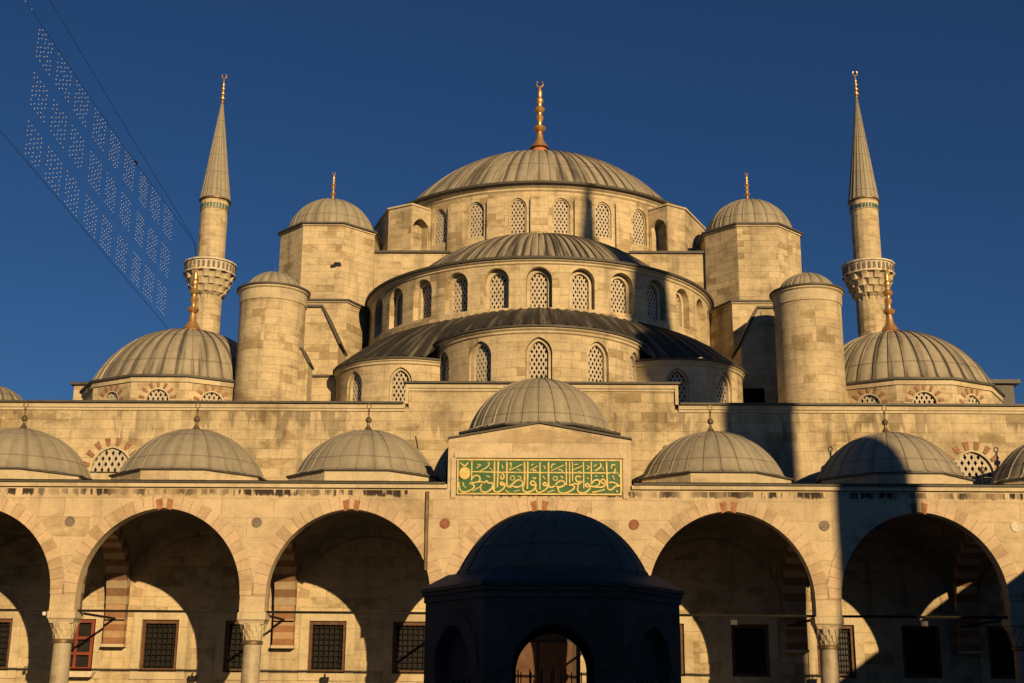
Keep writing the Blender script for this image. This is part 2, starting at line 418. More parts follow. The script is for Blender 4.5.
def arch(cu, z0, a, zs, zc, n=10):
    """loop of an arched opening: sill z0, half width a, springing zs, crown zc"""
    h = zc-zs; pts = [(cu-a, z0), (cu+a, z0)]
    if h >= a:
        r = (a*a+h*h)/(2*a); th = math.asin(min(1, h/r))
        right = [(cu+a-r+r*cos(th*i/n), zs+r*sin(th*i/n)) for i in range(n+1)]
    else:
        right = [(cu+a*cos(pi/2*i/n), zs+h*sin(pi/2*i/n)) for i in range(n+1)]
    left = [(2*cu-u, z) for u, z in right[::-1]][1:]
    return pts+right+left if zs > z0+1e-6 else right+left
def poly_plan(c, ap, n, rot=0.0):
    """regular polygon with a flat side to the camera"""
    R = ap/cos(pi/n)
    return [(c[0]+R*sin(rot+pi/n+2*pi*i/n), c[1]-R*cos(rot+pi/n+2*pi*i/n)) for i in range(n)]
def clip(poly, p, d):
    ts = []
    for (x0,y0),(x1,y1) in zip(poly, poly[1:]+poly[:1]):
        ex, ey = x1-x0, y1-y0; den = d[0]*ey-d[1]*ex
        if abs(den) < 1e-9: continue
        t = ((x0-p[0])*ey-(y0-p[1])*ex)/den; q = ((x0-p[0])*d[1]-(y0-p[1])*d[0])/den
        if -1e-9 <= q <= 1+1e-9: ts.append(t)
    return (min(ts), max(ts)) if len(ts) >= 2 and max(ts)-min(ts) > 0.02 else None
def grille_mb(poly, mp, d, pitch=0.17, bar=0.075, angs=(60, -60), thick=0.05):
    mb = MB()
    cx = sum(p[0] for p in poly)/len(poly); cz = sum(p[1] for p in poly)/len(poly)
    for ia, A in enumerate(angs):
        A = radians(A); dr = (cos(A), sin(A)); nr = (-sin(A), cos(A))
        K = 30
        for k in range(-K, K+1):
            p = (cx+nr[0]*k*pitch, cz+nr[1]*k*pitch)
            c = clip(poly, p, dr)
            if not c: continue
            q = []
            for t, sg in ((c[0],-1),(c[1],-1),(c[1],1),(c[0],1)):
                q.append((p[0]+dr[0]*t+nr[0]*sg*bar/2, p[1]+dr[1]*t+nr[1]*sg*bar/2))
            dd = d+0.004*ia
            v = [mp(u, z, dd) for u, z in q]+[mp(u, z, dd+thick) for u, z in q]
            mb.add(v, [(0,1,2,3),(0,1,5,4),(2,3,7,6),(1,2,6,5),(3,0,4,7)])
    return mb
def window(parent, mp, cu, z0, a, zs, zc, niche=0.0, ndepth=0.0, depth=0.25, pitch=0.17, bar=0.08, name='window'):
    """lattice window set in an opening: frame (with a stepped niche if asked), stone grille, dark pane"""
    inner = arch(cu, z0, a, zs, zc)
    mb = MB()
    if niche:
        outer = arch(cu, z0-0.02, a+niche, zs, zc+niche*0.9)
        mb.sheet(outer, [arch(cu, z0+0.05, a, zs, zc)], lambda u, z, d: mp(u, z, d+ndepth), depth)
    else:
        outer = arch(cu, z0-0.02, a+0.01, zs, zc+0.01)
        mb.sheet(outer, [arch(cu, z0+0.04, a-0.05, zs, zc-0.05)], lambda u, z, d: mp(u, z, d+ndepth+0.06), 0.08)
    w_ = mb.build(name, 'trim', parent)
    grille_mb(inner, mp, ndepth+0.12, pitch, bar).build('grille', 'grille', w_)
    p = MB(); p.sheet(outer, [], lambda u, z, d: mp(u, z, ndepth+depth+0.02)); p.build('pane', 'glass', w_)
    return outer
def finial(parent, c, h, mat_='gold', name='finial', flare=0.0, crescent=True):
    """gilded alem: flared foot, stacked bulbs, crescent"""
    mb = MB(); k = h
    pr = [(0.13*k+flare, 0), (0.10*k, 0.05*k), (0.055*k, 0.12*k), (0.045*k, 0.2*k)]
    for zc, r in ((0.29, 0.085), (0.44, 0.055), (0.56, 0.072), (0.69, 0.05), (0.79, 0.036)):
        pr += [(0.032*k, (zc-0.05)*k), (r*0.85*k, (zc-0.025)*k), (r*k, zc*k), (r*0.85*k, (zc+0.025)*k), (0.03*k, (zc+0.05)*k)]
    pr += [(0.014*k, 0.87*k), (0.001, 0.885*k)]
    mb.lathe(pr, c, 14)
    if crescent:
        rr = 0.045*k; pts = []; rad = []
        for i in range(15):
            a = radians(-90+ (i-7)*21.5)
            pts.append((c[0]+rr*cos(a)*1.0, c[1], c[2]+0.935*k+rr*sin(a))); rad.append(0.004*k+0.009*k*cos((i-7)/7*pi/2))
        mb.tube(pts, rad, 6)
    return mb.build(name, mat_, parent)
def cap_prof(r, h, n=14, z0=0.0, top=0.02):
    """spherical cap profile rim -> crown"""
    R = (r*r+h*h)/(2*h); zc = h-R
    a0 = math.atan2(-zc, r)
    return [(max(top, R*cos(a0+(pi/2-a0)*i/n)), z0+zc+R*sin(a0+(pi/2-a0)*i/n)) for i in range(n+1)]
def ring_prof(R, steps):
    return [(R+dr, z) for dr, z in steps]

# ================================================================== setting
g = MB(); g.box(-400, 400, -300, 500, -0.6, 0.0); tag(g.build('courtyard_paving', 'paving'), kind='structure')
g = MB(); g.box(-26, 26, 40.2, 46.6, 0.004, 0.45); tag(g.build('portico_floor', 'paving'), kind='structure')

# ================================================================== prayer hall
hall = empty('mosque', (0, 46.6, 0), 'great domed stone prayer hall rising in tiers of grey domes behind the arcade', 'mosque')
WY = 46.6
# --- front wall, stepped up in the middle
lower_windows = [-19.5, -16.5, -13.5, -10.5, -7.5, -4.5, 4.5, 7.5, 10.5, 13.5, 16.5, 19.5]
lun = [-15.8, 15.85]
holes = [[(x-0.66, 2.07), (x+0.66, 2.07), (x+0.66, 3.86), (x-0.66, 3.86)] for x in lower_windows]
holes += [arch(x, 9.15, 0.78, 9.2, 10.12) for x in lun]
holes += [arch(0, 0.46, 1.5, 3.4, 5.2)]
mb = MB()
mb.sheet([(-27, 0), (27, 0), (27, 11.62), (5.05, 11.62), (5.05, 12.4), (-4.85, 12.4), (-4.85, 11.62), (-27, 11.62)], holes, flat(WY), 0.35)
mb.build('front_wall', 'stone_wall', hall)
mb = MB()
for x0, x1, z in ((-27, -4.98, 11.62), (-4.98, 5.18, 12.4), (5.18, 27, 11.62)):
    mb.prism_y([(x0, z), (x1, z), (x1, z+0.16), (x0, z+0.16)], WY-0.10, WY+0.5)
    mb.prism_y([(x0, z-0.10), (x1, z-0.10), (x1, z-0.002), (x0, z-0.002)], WY-0.05, WY-0.004)
mb.box(-4.98, -4.86, WY-0.09, WY+0.5, 11.80, 12.398); mb.box(5.06, 5.18, WY-0.09, WY+0.5, 11.80, 12.398)
mb.build('cornice', 'trim', hall)
mb = MB()
for x0, x1, z in ((-27, -5.04, 11.785), (-5.06, 5.26, 12.565), (5.24, 27, 11.785)):
    mb.box(x0, x1, WY-0.20, WY+0.6, z, z+0.075)
mb.build('coping', 'lead_edge', hall)
mb = MB(); mb.box(-21, 21, 47.2, 80, 11.55, 11.7); mb.build('roof_terrace', 'lead_roof', hall)
mb = MB(); mb.box(-20.5, 20.5, 58.5, 80, 0.5, 14.0); mb.build('hall_block', 'stone_rough', hall)

# --- lower windows with iron grilles in brown frames
def lower_window(x):
    f = MB()
    for a in ((-0.65, -0.55, 2.08, 3.85), (0.55, 0.65, 2.08, 3.85)): f.box(x+a[0], x+a[1], WY+0.06, WY+0.2, a[2], a[3])
    f.box(x-0.55, x+0.55, WY+0.06, WY+0.2, 3.74, 3.85); f.box(x-0.55, x+0.55, WY+0.06, WY+0.2, 2.08, 2.18)
    w_ = f.build('window', 'wood', hall, origin=(x, WY, 2.07))
    gr = MB()
    for i in range(6): gr.tube([(x-0.55+1.1*(i+0.5)/6, WY+0.1, 2.18), (x-0.55+1.1*(i+0.5)/6, WY+0.1, 3.74)], 0.017)
    for i in range(8): gr.tube([(x-0.55, WY+0.12, 2.18+1.56*(i+0.5)/8), (x+0.55, WY+0.12, 2.18+1.56*(i+0.5)/8)], 0.017)
    gr.build('grille', 'iron', w_, origin=(x, WY, 2.07))
    p = MB(); p.box(x-0.655, x+0.655, WY+0.24, WY+0.3, 2.07, 3.86); p.build('pane', 'glass', w_, origin=(x, WY, 2.07))
    return w_
lw = lower_window(-13.5)
for x in lower_windows:
    if x not in (-13.5, -16.5): copy_tree(lw, hall, (x, 0, 2.07))
# the one with red painted casements
x = -16.5
cs = MB()
for a in (-0.63, -0.03, 0.53): cs.box(x+a, x+a+0.1, WY-0.05, WY+0.03, 2.1, 3.84)
for z in (2.1, 2.62, 3.16, 3.74): cs.box(x-0.53, x-0.03, WY-0.045, WY+0.025, z, z+0.1); cs.box(x+0.07, x+0.53, WY-0.045, WY+0.025, z, z+0.1)
rw = cs.build('window', 'redwood', hall); rw['label'] = 'window with red painted wooden casements'
p = MB(); p.box(x-0.655, x+0.655, WY+0.1, WY+0.16, 2.07, 3.86); p.build('pane', 'glass', rw)
p = MB(); p.prism_y([(x-0.75, 1.86), (x+0.75, 1.86), (x+0.85, 2.04), (x-0.85, 2.04)], WY-0.4, WY-0.002); p.build('sill', 'white', rw)
# raised pale surround on the wall round each lower window
for xx in lower_windows:
    mb = MB()
    mb.sheet([(xx-0.98, 1.8), (xx+0.98, 1.8), (xx+0.98, 4.2), (xx-0.98, 4.2)], [[(xx-0.67, 2.06), (xx+0.67, 2.06), (xx+0.67, 3.87), (xx-0.67, 3.87)]], flat(WY-0.035), 0.033, rim=True)
    mb.build('window_surround', 'trim', hall)
# portal door
d = MB(); d.box(-1.5, 1.5, WY+0.3, WY+0.4, 0.46, 5.2); dd = d.build('door', 'darkwood', hall)
d = MB(); d.box(-1.2, -0.05, WY+0.24, WY+0.298, 0.5, 3.2); d.box(0.05, 1.2, WY+0.24, WY+0.298, 0.5, 3.2); d.build('leaf', 'wood', dd)

# --- half-moon windows with spread red voussoirs
def lunette(parent, mp, cu, z0, a, h, nw=7, wl=0.26, ww=0.2, pitch=0.2, bar=0.09, m='brownred'):
    poly = arch(cu, z0, a, z0+0.05, z0+h)
    mb = MB(); mb.sheet(arch(cu, z0, a+0.06, z0+0.05, z0+h+0.06), [poly], lambda u, z, d: mp(u, z, d-0.02), 0.2)
    w_ = mb.build('window', 'trim', parent)
    grille_mb(poly, mp, 0.08, pitch, bar).build('grille', 'grille', w_)
    p = MB(); p.sheet(poly, [], lambda u, z, d: mp(u, z, 0.2)); p.build('pane', 'glass', w_)
    v = MB()
    for i in range(nw):
        t = radians(12+156*i/(nw-1)); c_, s_ = cos(t), sin(t)
        r0 = 1.0
        px, pz = cu+(a+0.08)*c_, z0+0.05+(h+0.03)*s_
        q = []
        for dl, dw in ((0, -ww*0.36), (0, ww*0.36), (wl, ww*0.55), (wl, -ww*0.55)):
            q.append((px+c_*dl-s_*dw, pz+s_*dl+c_*dw))
        vv = [mp(u, z, -0.03) for u, z in q]+[mp(u, z, 0.05) for u, z in q]
        v.add(vv, [(0,1,2,3),(0,1,5,4),(1,2,6,5),(2,3,7,6),(3,0,4,7)])
    v.build('voussoir', m, w_)
for x in lun: lunette(hall, flat(WY), x, 9.2, 0.74, 0.9, nw=8, wl=0.3, ww=0.19, pitch=0.21, bar=0.10)

# --- central exedra and side exedrae (lower tier)
EX = (0.0, 52.5); ER = 4.45
mp = cyl(EX[0], EX[1], ER)
ws = [radians(a)*ER for a in (-61, -31.5, 0, 31.5, 61)]
mb = MB(); hs = []
exw = [(u, 12.55, 0.38, 14.15, 14.68) for u in ws]
hs = [arch(u, z0-0.02, a+0.14, zs, zc+0.13) for u, z0, a, zs, zc in exw]
R_ = radians(96)*ER
mb.sheet([(-R_, 11.6), (R_, 11.6), (R_, 15.1), (-R_, 15.1)], hs, mp, 0.14, step=0.3)
mb.build('exedra_wall', 'stone', hall)
for q in exw: window(hall, mp, *q[:3], q[3], q[4], niche=0.12, ndepth=0.12, depth=0.2, pitch=0.165, bar=0.07)
def ring(name, m, c, R, steps, a=radians(98), n=72, parent=hall):
    mb = MB(); mb.lathe(ring_prof(R, steps), (c[0], c[1], 0), n, -a, a); return mb.build(name, m, parent)
ring('cornice', 'trim', EX, ER, [(0.0, 14.94), (0.06, 14.98), (0.06, 15.06), (0.14, 15.12), (0.14, 15.18), (-0.1, 15.18)], radians(96))
ring('eave', 'lead_edge', EX, ER, [(-0.1, 15.184), (0.21, 15.184), (0.22, 15.26), (0.1, 15.29)], radians(96))
for sx in (-1, 1):
    c = (sx*5.6, 53.4); LR = 3.05
    mp = cyl(c[0], c[1], LR)
    wu = [radians(a)*LR*sx for a in (0, 41)]
    lw_ = [(u, 12.3, 0.36, 13.55, 14.05) for u in wu]
    a0, a1 = (radians(-60), radians(88)) if sx > 0 else (radians(-88), radians(60))
    mb = MB(); mb.sheet([(a0*LR, 11.6), (a1*LR, 11.6), (a1*LR, 14.4), (a0*LR, 14.4)], [arch(u, z0-0.02, a+0.1, zs, zc+0.1) for u, z0, a, zs, zc in lw_], mp, 0.12, step=0.3)
    mb.build('exedra_wall', 'stone', hall)
    for q in lw_: window(hall, mp, *q, niche=0.09, ndepth=0.1, depth=0.2, pitch=0.165, bar=0.07)
    mb = MB(); mb.lathe(ring_prof(LR, [(0, 14.26), (0.06, 14.3), (0.06, 14.38), (0.12, 14.42), (0.12, 14.47), (-0.1, 14.47)]), (c[0], c[1], 0), 48, a0, a1); mb.build('cornice', 'trim', hall)
    mb = MB(); mb.lathe(ring_prof(LR, [(-0.1, 14.474), (0.18, 14.474), (0.19, 14.55), (0.08, 14.58)]), (c[0], c[1], 0), 48, a0, a1); mb.build('eave', 'lead_edge', hall)
# one lead lean-to from the wavy eave of the three exedrae up to the drum of the half dome
SC = (0.0, 60.0); SR = 8.2
def eave_pt(a):
    d = (sin(a), -cos(a)); best = None
    for (px, py), r, z in ((EX, ER+0.16, 15.275), ((5.6, 53.4), 3.19, 14.565), ((-5.6, 53.4), 3.19, 14.565)):
        ox, oy = SC[0]-px, SC[1]-py; bb = ox*d[0]+oy*d[1]; cc_ = ox*ox+oy*oy-r*r; D = bb*bb-cc_
        if D > 0:
            t = -bb+sqrt(D)
            if best is None or t > best[0]: best = (t, z)
    return best
mb = MB(); na, nr = 176, 8; v = []; fs = []; uvs = []
for i in range(na+1):
    a = radians(-58+116*i/na); t, z = eave_pt(a)
    zs_ = [eave_pt(a+radians(k*0.7))[1] for k in (-2, -1, 0, 1, 2)]; z = sum(zs_)/5
    rib = 0.05 if i % 4 == 0 else 0.0
    zd = 17.12-0.55*abs(sin(a))
    for j in range(nr+1):
        q = j/nr; r_ = t+(SR-0.05-t)*q
        v.append((SC[0]+r_*sin(a), SC[1]-r_*cos(a), z+(zd-z)*(0.55*q+0.45*sin(q*pi/2))+rib))
for i in range(na):
    for j in range(nr):
        k = i*(nr+1)+j; fs.append((k, k+nr+1, k+nr+2, k+1))
        uvs.append([(i/4, j*0.5), ((i+1)/4, j*0.5), ((i+1)/4, j*0.5+0.5), (i/4, j*0.5+0.5)])
mb.add(v, fs, uvs); mb.build('exedra_roof', 'lead_black', hall)

# --- great half dome on its windowed drum
SC = (0.0, 60.0); SR = 8.2
mp = cyl(SC[0], SC[1], SR)
sw = [(radians(12.9*i)*SR, 17.15, 0.385, 18.36, 18.78) for i in range(-6, 7)]
hs = [arch(u, z0-0.02, a+0.17, zs, zc+0.16) for u, z0, a, zs, zc in sw]
R_ = radians(92)*SR
mb = MB(); mb.sheet([(-R_, 14.5), (R_, 14.5), (R_, 19.12), (-R_, 19.12)], hs, mp, 0.32, step=0.35)
mb.build('half_dome_drum', 'stone', hall)
for q in sw: window(hall, mp, *q, niche=0.16, ndepth=0.30, depth=0.2, pitch=0.165, bar=0.075)
ring('cornice', 'trim', SC, SR, [(0, 19.04), (0.06, 19.08), (0.06, 19.15), (0.16, 19.20), (0.16, 19.25), (-0.2, 19.25)], radians(92), 96)
ring('eave', 'lead_edge', SC, SR, [(-0.2, 19.254), (0.25, 19.254), (0.27, 19.35), (0.1, 19.39)], radians(92), 96)
mb = MB(); mb.dome([(SR+0.1, 19.37), (7.3, 19.6)]+cap_prof(7.0, 3.2, 16, 19.62), (SC[0], SC[1], 0), 62, radians(-100), radians(100), h=0.05, bulge=0.03); mb.build('half_dome', 'lead_half', hall)

# --- square base of the main dome
mb = MB(); mb.box(-8.35, 8.35, 59.55, 76, 12, 22.2); mb.build('dome_base', 'stone', hall)
mb = MB()
mb.box(-8.3, 8.3, 59.43, 59.9, 22.203, 22.31); mb.build('coping', 'lead_edge', hall)
mb = MB(); mb.box(-8.3, 8.3, 59.9, 76, 22.21, 22.27); mb.build('roof_terrace', 'lead_roof', hall)

# --- main drum, dome and finial
MC = (0.0, 67.0); MR = 8.6
mp = cyl(MC[0], MC[1], MR)
mw = [(radians(14.2*i+7.1)*MR, 22.85, 0.42, 24.16, 24.68) for i in range(-3, 3)]
hs = [arch(u, z0-0.02, a+0.02, zs, zc+0.02) for u, z0, a, zs, zc in mw]
mb = MB(); mb.sheet([(-pi*0.999*MR, 21.0), (pi*0.999*MR, 21.0), (pi*0.999*MR, 25.1), (-pi*0.999*MR, 25.1)], hs, mp, 0.2, step=0.4)
mb.build('main_drum', 'stone', hall)
for q in mw: window(hall, mp, *q, depth=0.2, ndepth=0.02, pitch=0.165, bar=0.075)
mb = MB()
for i in range(-3, 4):
    a = radians(14.2*i); hw = 0.05
    mb.lathe([(MR+0.14, 22.2), (MR+0.14, 24.55), (MR+0.003, 24.75)], (MC[0], MC[1], 0), 4, a-hw, a+hw)
    for s_ in (-1, 1):
        aa = a+s_*hw
        q = lambda r, z: (MC[0]+r*sin(aa), MC[1]-r*cos(aa), z)
        mb.add([q(MR, 22.2), q(MR+0.14, 22.2), q(MR+0.14, 24.55), q(MR, 24.75)], [(0, 1, 2, 3)])
mb.build('pilaster', 'stone', hall)
mb = MB(); mb.lathe(ring_prof(MR, [(0, 25.0), (0.08, 25.07), (0.08, 25.15), (0.2, 25.22), (0.2, 25.3), (0.1, 25.3)]), (*MC, 0), 128); mb.build('cornice', 'trim', hall)
mb = MB(); mb.lathe(ring_prof(MR, [(0.0, 25.304), (0.42, 25.304), (0.45, 25.40), (0.25, 25.44)]), (*MC, 0), 128); mb.build('eave', 'lead_edge', hall)
mb = MB(); mb.dome([(MR+0.2, 25.43), (8.45, 25.47)]+cap_prof(8.15, 4.55, 22, 25.5), (*MC, 0), 84, h=0.045, bulge=0.03)
md = mb.build('main_dome', 'lead_old', hall)
mb = MB(); mb.lathe([(1.25, 29.85), (0.8, 30.25), (0.55, 30.6), (0.36, 31.1), (0.26, 31.3)], (*MC, 0), 24); mb.build('finial_foot', 'copper', md)
finial(md, (MC[0], MC[1], 31.0), 4.3)

# --- buttress blocks with arched niches at the main drum
for sx in (-1, 1):
    k = 1 if sx > 0 else 1.0
    Sx = (5.45, 60.35); Ex = (6.32, 59.52); Fx = (7.25, 60.15) if sx > 0 else (7.55, 60.2)
    plan = [(sx*p[0], p[1]) for p in (Sx, Ex, Fx, (8.6, 63.0), (6.5, 64.5))]
    z1 = 24.72
    ln = math.hypot(Ex[0]-Sx[0], Ex[1]-Sx[1])
    ang = atan2(Ex[1]-Sx[1], Ex[0]-Sx[0])
    mb = MB()
    for i in range(len(plan)):
        if i == 0: continue
        a, b = plan[i], plan[(i+1) % len(plan)]
        mb.add([(a[0],a[1],22.2),(b[0],b[1],22.2),(b[0],b[1],z1),(a[0],a[1],z1)], [(0,1,2,3)])
    mb.add([(x,y,z1) for x,y in plan], [tuple(range(len(plan)))])
    t = ((plan[1][0]-plan[0][0])/ln, (plan[1][1]-plan[0][1])/ln); nn = (t[1]*-1*sx, t[0]*sx)
    mpb = lambda u, z, d: (plan[0][0]+t[0]*u+nn[0]*d, plan[0][1]+t[1]*u+nn[1]*d, z)
    hole = arch(ln*0.5, 22.35, 0.52, 23.5, 24.15)
    mb.sheet([(0, 22.2), (ln, 22.2), (ln, z1), (0, z1)], [hole], mpb, 0.5)
    mb.sheet(hole, [], lambda u, z, d: mpb(u, z, 0.5))
    mb.build('buttress', 'stone_rough', hall)
    mb = MB(); mb.prism([(x*1.0, y-0.0) for x, y in [(plan[0][0], plan[0][1]-0.06), (plan[1][0], plan[1][1]-0.08), (plan[2][0]+sx*0.07, plan[2][1]-0.05), (plan[3][0]+sx*0.07, plan[3][1]), plan[4]]], z1+0.003, z1+0.09)
    mb.build('coping', 'trim', hall)

# --- octagonal weight towers with domes
def tower(sx):
    c = (sx*10.42, 60.3); ap = 2.32
    mb = MB(); mb.prism(poly_plan(c, ap, 8), 11.6, 23.05); tw = mb.build('weight_tower', 'stone_rough' if sx > 0 else 'stone', hall)
    mb = MB(); mb.prism(poly_plan(c, ap+0.06, 8), 23.053, 23.13); mb.build('cornice', 'trim', tw)
    mb = MB(); mb.prism(poly_plan(c, ap+0.15, 8), 23.133, 23.21); mb.build('eave', 'lead_edge', tw)
    mb = MB(); mb.dome(cap_prof(2.16, 1.98, 14, 23.2), (*c, 0), 22, h=0.04, bulge=0.05); dm = mb.build('dome', 'lead', tw)
    finial(dm, (c[0], c[1], 25.1), 1.75, flare=0.1)
    return tw
for sx in (-1, 1):
    tw = tower(sx)
mb = MB(); mb.prism_y([(-9.95, 20.92), (-9.72, 20.95), (-9.68, 21.0), (-9.45, 21.0), (-9.5, 21.18), (-9.78, 21.2), (-9.82, 21.08), (-9.97, 21.05)], 57.92, 58.05); mb.build('slit', 'glass', hall)
mb = MB(); mb.box(8.72, 9.1, 58.3, 59.2, 18.35, 19.25); mb.build('slit', 'glass', hall)
# --- lower stage of the towers
for sx in (-1, 1):
    plan = [(sx*x, y) for x, y in ((13.6, 57.4), (9.0, 57.4), (8.2, 59.1), (8.2, 60.2), (13.6, 60.2))]
    mb = MB(); mb.prism(plan, 11.6, 19.0); mb.build('tower_base', 'stone', hall)
    pl2 = [(sx*x, y) for x, y in ((13.66, 57.32), (8.96, 57.32), (8.13, 59.07), (8.13, 60.2), (13.66, 60.2))]
    mb = MB(); mb.prism(pl2, 19.003, 19.06); mb.build('cornice', 'trim', hall)
    pl2 = [(sx*x, y) for x, y in ((13.72, 57.25), (8.92, 57.25), (8.07, 59.04), (8.07, 60.2), (13.72, 60.2))]
    mb = MB(); mb.prism(pl2, 19.063, 19.15); mb.build('coping', 'lead_edge', hall)
    # stepped buttress with sloping coping
    mb = MB(); mb.prism_y([(sx*11.4, 11.6), (sx*8.95, 11.6), (sx*8.95, 16.35), (sx*9.78, 18.05), (sx*11.4, 18.05)], 55.0, 57.3); mb.build('stepped_buttress', 'stone', hall)
    mb = MB()
    mb.prism_y([(sx*11.4, 18.054), (sx*9.76, 18.054), (sx*9.73, 18.16), (sx*11.4, 18.16)], 54.9, 57.2)
    mb.prism_y([(sx*9.75, 18.05), (sx*8.91, 16.33), (sx*8.83, 16.37), (sx*9.68, 18.12)], 54.9, 57.2)
    mb.build('coping', 'lead_edge', hall)
    if sx > 0:
        mb = MB(); mb.box(8.6, 9.9, 55.0, 57.3, 11.6, 14.4); mb.build('side_wall', 'stone', hall)
        continue
    mb = MB(); mb.prism_y([(sx*10.9, 11.6), (sx*9.62, 11.6), (sx*9.62, 14.6), (sx*9.95, 15.2), (sx*10.9, 15.2)], 51.6, 52.69); mb.build('stepped_buttress', 'stone', hall)
    mb = MB(); mb.prism_y([(sx*10.9, 15.204), (sx*9.93, 15.204), (sx*9.60, 14.58), (sx*9.53, 14.62), (sx*9.88, 15.28), (sx*10.9, 15.28)], 51.53, 52.68); mb.build('coping', 'lead_edge', hall)
    # low wall closing the side exedra towards the turret
    mb = MB(); mb.box(min(sx*8.2, sx*9.9), max(sx*8.2, sx*9.9), 53.2, 55.0, 11.6, 14.4); mb.build('side_wall', 'stone', hall)
    mb = MB(); mb.box(min(sx*8.1, sx*9.9), max(sx*8.1, sx*9.9), 53.1, 54.99, 14.403, 14.48); mb.build('coping', 'lead_edge', hall)

# --- round turrets
def turret(sx):
    c = (sx*11.32, 52.0); r = 1.38
    mb = MB(); mb.lathe([(r, 11.6), (r, 17.19)], (*c, 0), 48); tu = mb.build('turret', 'stone', hall)
    mb = MB(); mb.lathe([(r+0.003, 17.14), (r+0.04, 17.17), (r+0.05, 17.24), (r+0.05, 17.62), (r+0.12, 17.67), (r+0.12, 17.74), (r-0.1, 17.74)], (*c, 0), 48); mb.build('cornice', 'trim', tu)
    mb = MB(); mb.lathe([(r-0.1, 17.744), (r+0.17, 17.744), (r+0.18, 17.82), (r-0.1, 17.86)], (*c, 0), 48); mb.build('eave', 'lead_edge', tu)
    mb = MB(); mb.dome(cap_prof(1.22, 0.82, 10, 17.84), (*c, 0), 16, h=0.035, bulge=0.04); mb.build('dome', 'lead', tu)
    finial(tu, (c[0], c[1], 18.62), 0.36, mat_='oldbrass', crescent=False)
for sx in (-1, 1): turret(sx)

# --- corner domes
def corner(sx):
    c = (sx*15.58, 55.0); ap = 4.2; n = 12
    mb = MB()
    rt_ = lambda k: 2*pi*k/n
    z0, z1 = 11.6, 13.72
    for k in range(n):
        a = rt_(k); half = ap*tan(pi/n)
        o_ = (c[0]+ap*sin(a), c[1]-ap*cos(a))
        mpk = plane(o_, a)
        front = k in (0, 1, 11, 2, 10)
        hs = [arch(0, 12.75, 0.48, 12.8, 13.32)] if front else []
        mb.sheet([(-half, z0), (half, z0), (half, z1), (-half, z1)], hs, mpk, 0.2)
    dr = mb.build('corner_drum', 'stone', hall)
    for k in (0, 1, 11):
        a = rt_(k); o_ = (c[0]+ap*sin(a), c[1]-ap*cos(a))
        lunette(dr, plane(o_, a), 0, 12.77, 0.46, 0.53, nw=7, wl=0.24, ww=0.125, pitch=0.17, bar=0.075)
    mb = MB(); mb.prism(poly_plan(c, ap+0.06, n), 13.60, 13.80); mb.build('cornice', 'trim', dr)
    mb = MB(); mb.prism(poly_plan(c, ap+0.16, n), 13.803, 13.89); mb.build('eave', 'lead_edge', dr)
    pr = [(4.24, 13.89), (4.1, 14.0), (3.98, 14.25)]+cap_prof(3.92, 2.45, 16, 14.4)[0:]
    mb = MB(); mb.dome(pr, (*c, 0), 40, h=0.05, bulge=0.035); dm = mb.build('corner_dome', 'lead_old', hall)
    mb = MB(); mb.lathe([(0.62, 16.72), (0.42, 16.95), (0.22, 17.2), (0.12, 17.45)], (*c, 0), 20); mb.build('finial_foot', 'copper', dm)
    finial(dm, (c[0], c[1], 17.0), 3.2)
for sx in (-1, 1): corner(sx)
# --- odd pieces at the far sides
mb = MB(); mb.box(-21.3, -19.0, 56.8, 60, 11.6, 14.85); mb.build('stair_block', 'stone', hall)
mb = MB(); mb.box(-21.45, -19.0, 56.65, 60, 14.853, 14.96); mb.build('coping', 'lead_edge', hall)
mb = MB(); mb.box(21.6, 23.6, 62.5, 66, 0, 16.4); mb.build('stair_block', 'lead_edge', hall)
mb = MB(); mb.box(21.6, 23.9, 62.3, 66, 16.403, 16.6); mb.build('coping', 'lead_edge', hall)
mb = MB(); mb.dome(cap_prof(1.75, 1.4, 10, 13.75), (-25.75, 58.5, 0), 18, h=0.04, bulge=0.04); mb.build('side_dome', 'lead_old', hall)
mb = MB(); mb.lathe([(1.8, 0), (1.8, 13.75), (1.6, 13.77)], (-25.75, 58.5, 0), 32); mb.build('side_drum', 'stone', hall)

# ================================================================== arcade
arc = empty('arcade', (0, 41.0, 0), 'long stone arcade of pointed arches on marble columns, roofed with small grey domes', 'arcade')
AY = 41.0; BAY = 6.04; NB = 4
cx = [BAY*(i+0.5)+0.03 for i in range(-NB, NB)]            # columns
bc = [BAY*i+0.03 for i in range(-3, 4)]                    # bay centres
HW = 2.62; ZS = 4.38; ZC = 7.14
mb = MB()
hs = [arch(b, 3.80, HW, ZS, ZC, 18) for b in bc]
# wall outline with the arches cut out below: close the opening bottoms on the impost line
top = [(cx[0]-3.0, 3.85), (cx[-1]+3.0, 3.85), (cx[-1]+3.0, 7.80), (cx[0]-3.0, 7.80)]
mb.sheet(top, hs, flat(AY), 0.5, step=0.6, nosill=True)
mb.sheet(top, hs, flat(AY+0.5), 0)
wall = mb.build('arcade_wall', 'arcade', arc)
mb = MB()
for b in bc:     # impost undersides are hidden by capitals; moulded eaves course
    pass
for x0, x1 in ((cx[0]-3, -2.94), (2.99, cx[-1]+3)):
    mb.prism_y([(x0, 7.80), (x1, 7.80), (x1, 7.93), (x0, 7.93)], AY-0.09, AY+0.5)
mb.build('cornice', 'trim', arc)
mb = MB()
for x0, x1 in ((cx[0]-3, -3.0), (3.05, cx[-1]+3)):
    mb.box(x0, x1, AY-0.15, AY+0.9, 7.934, 7.99)
mb.build('eave', 'lead_edge', arc)
mb = MB()
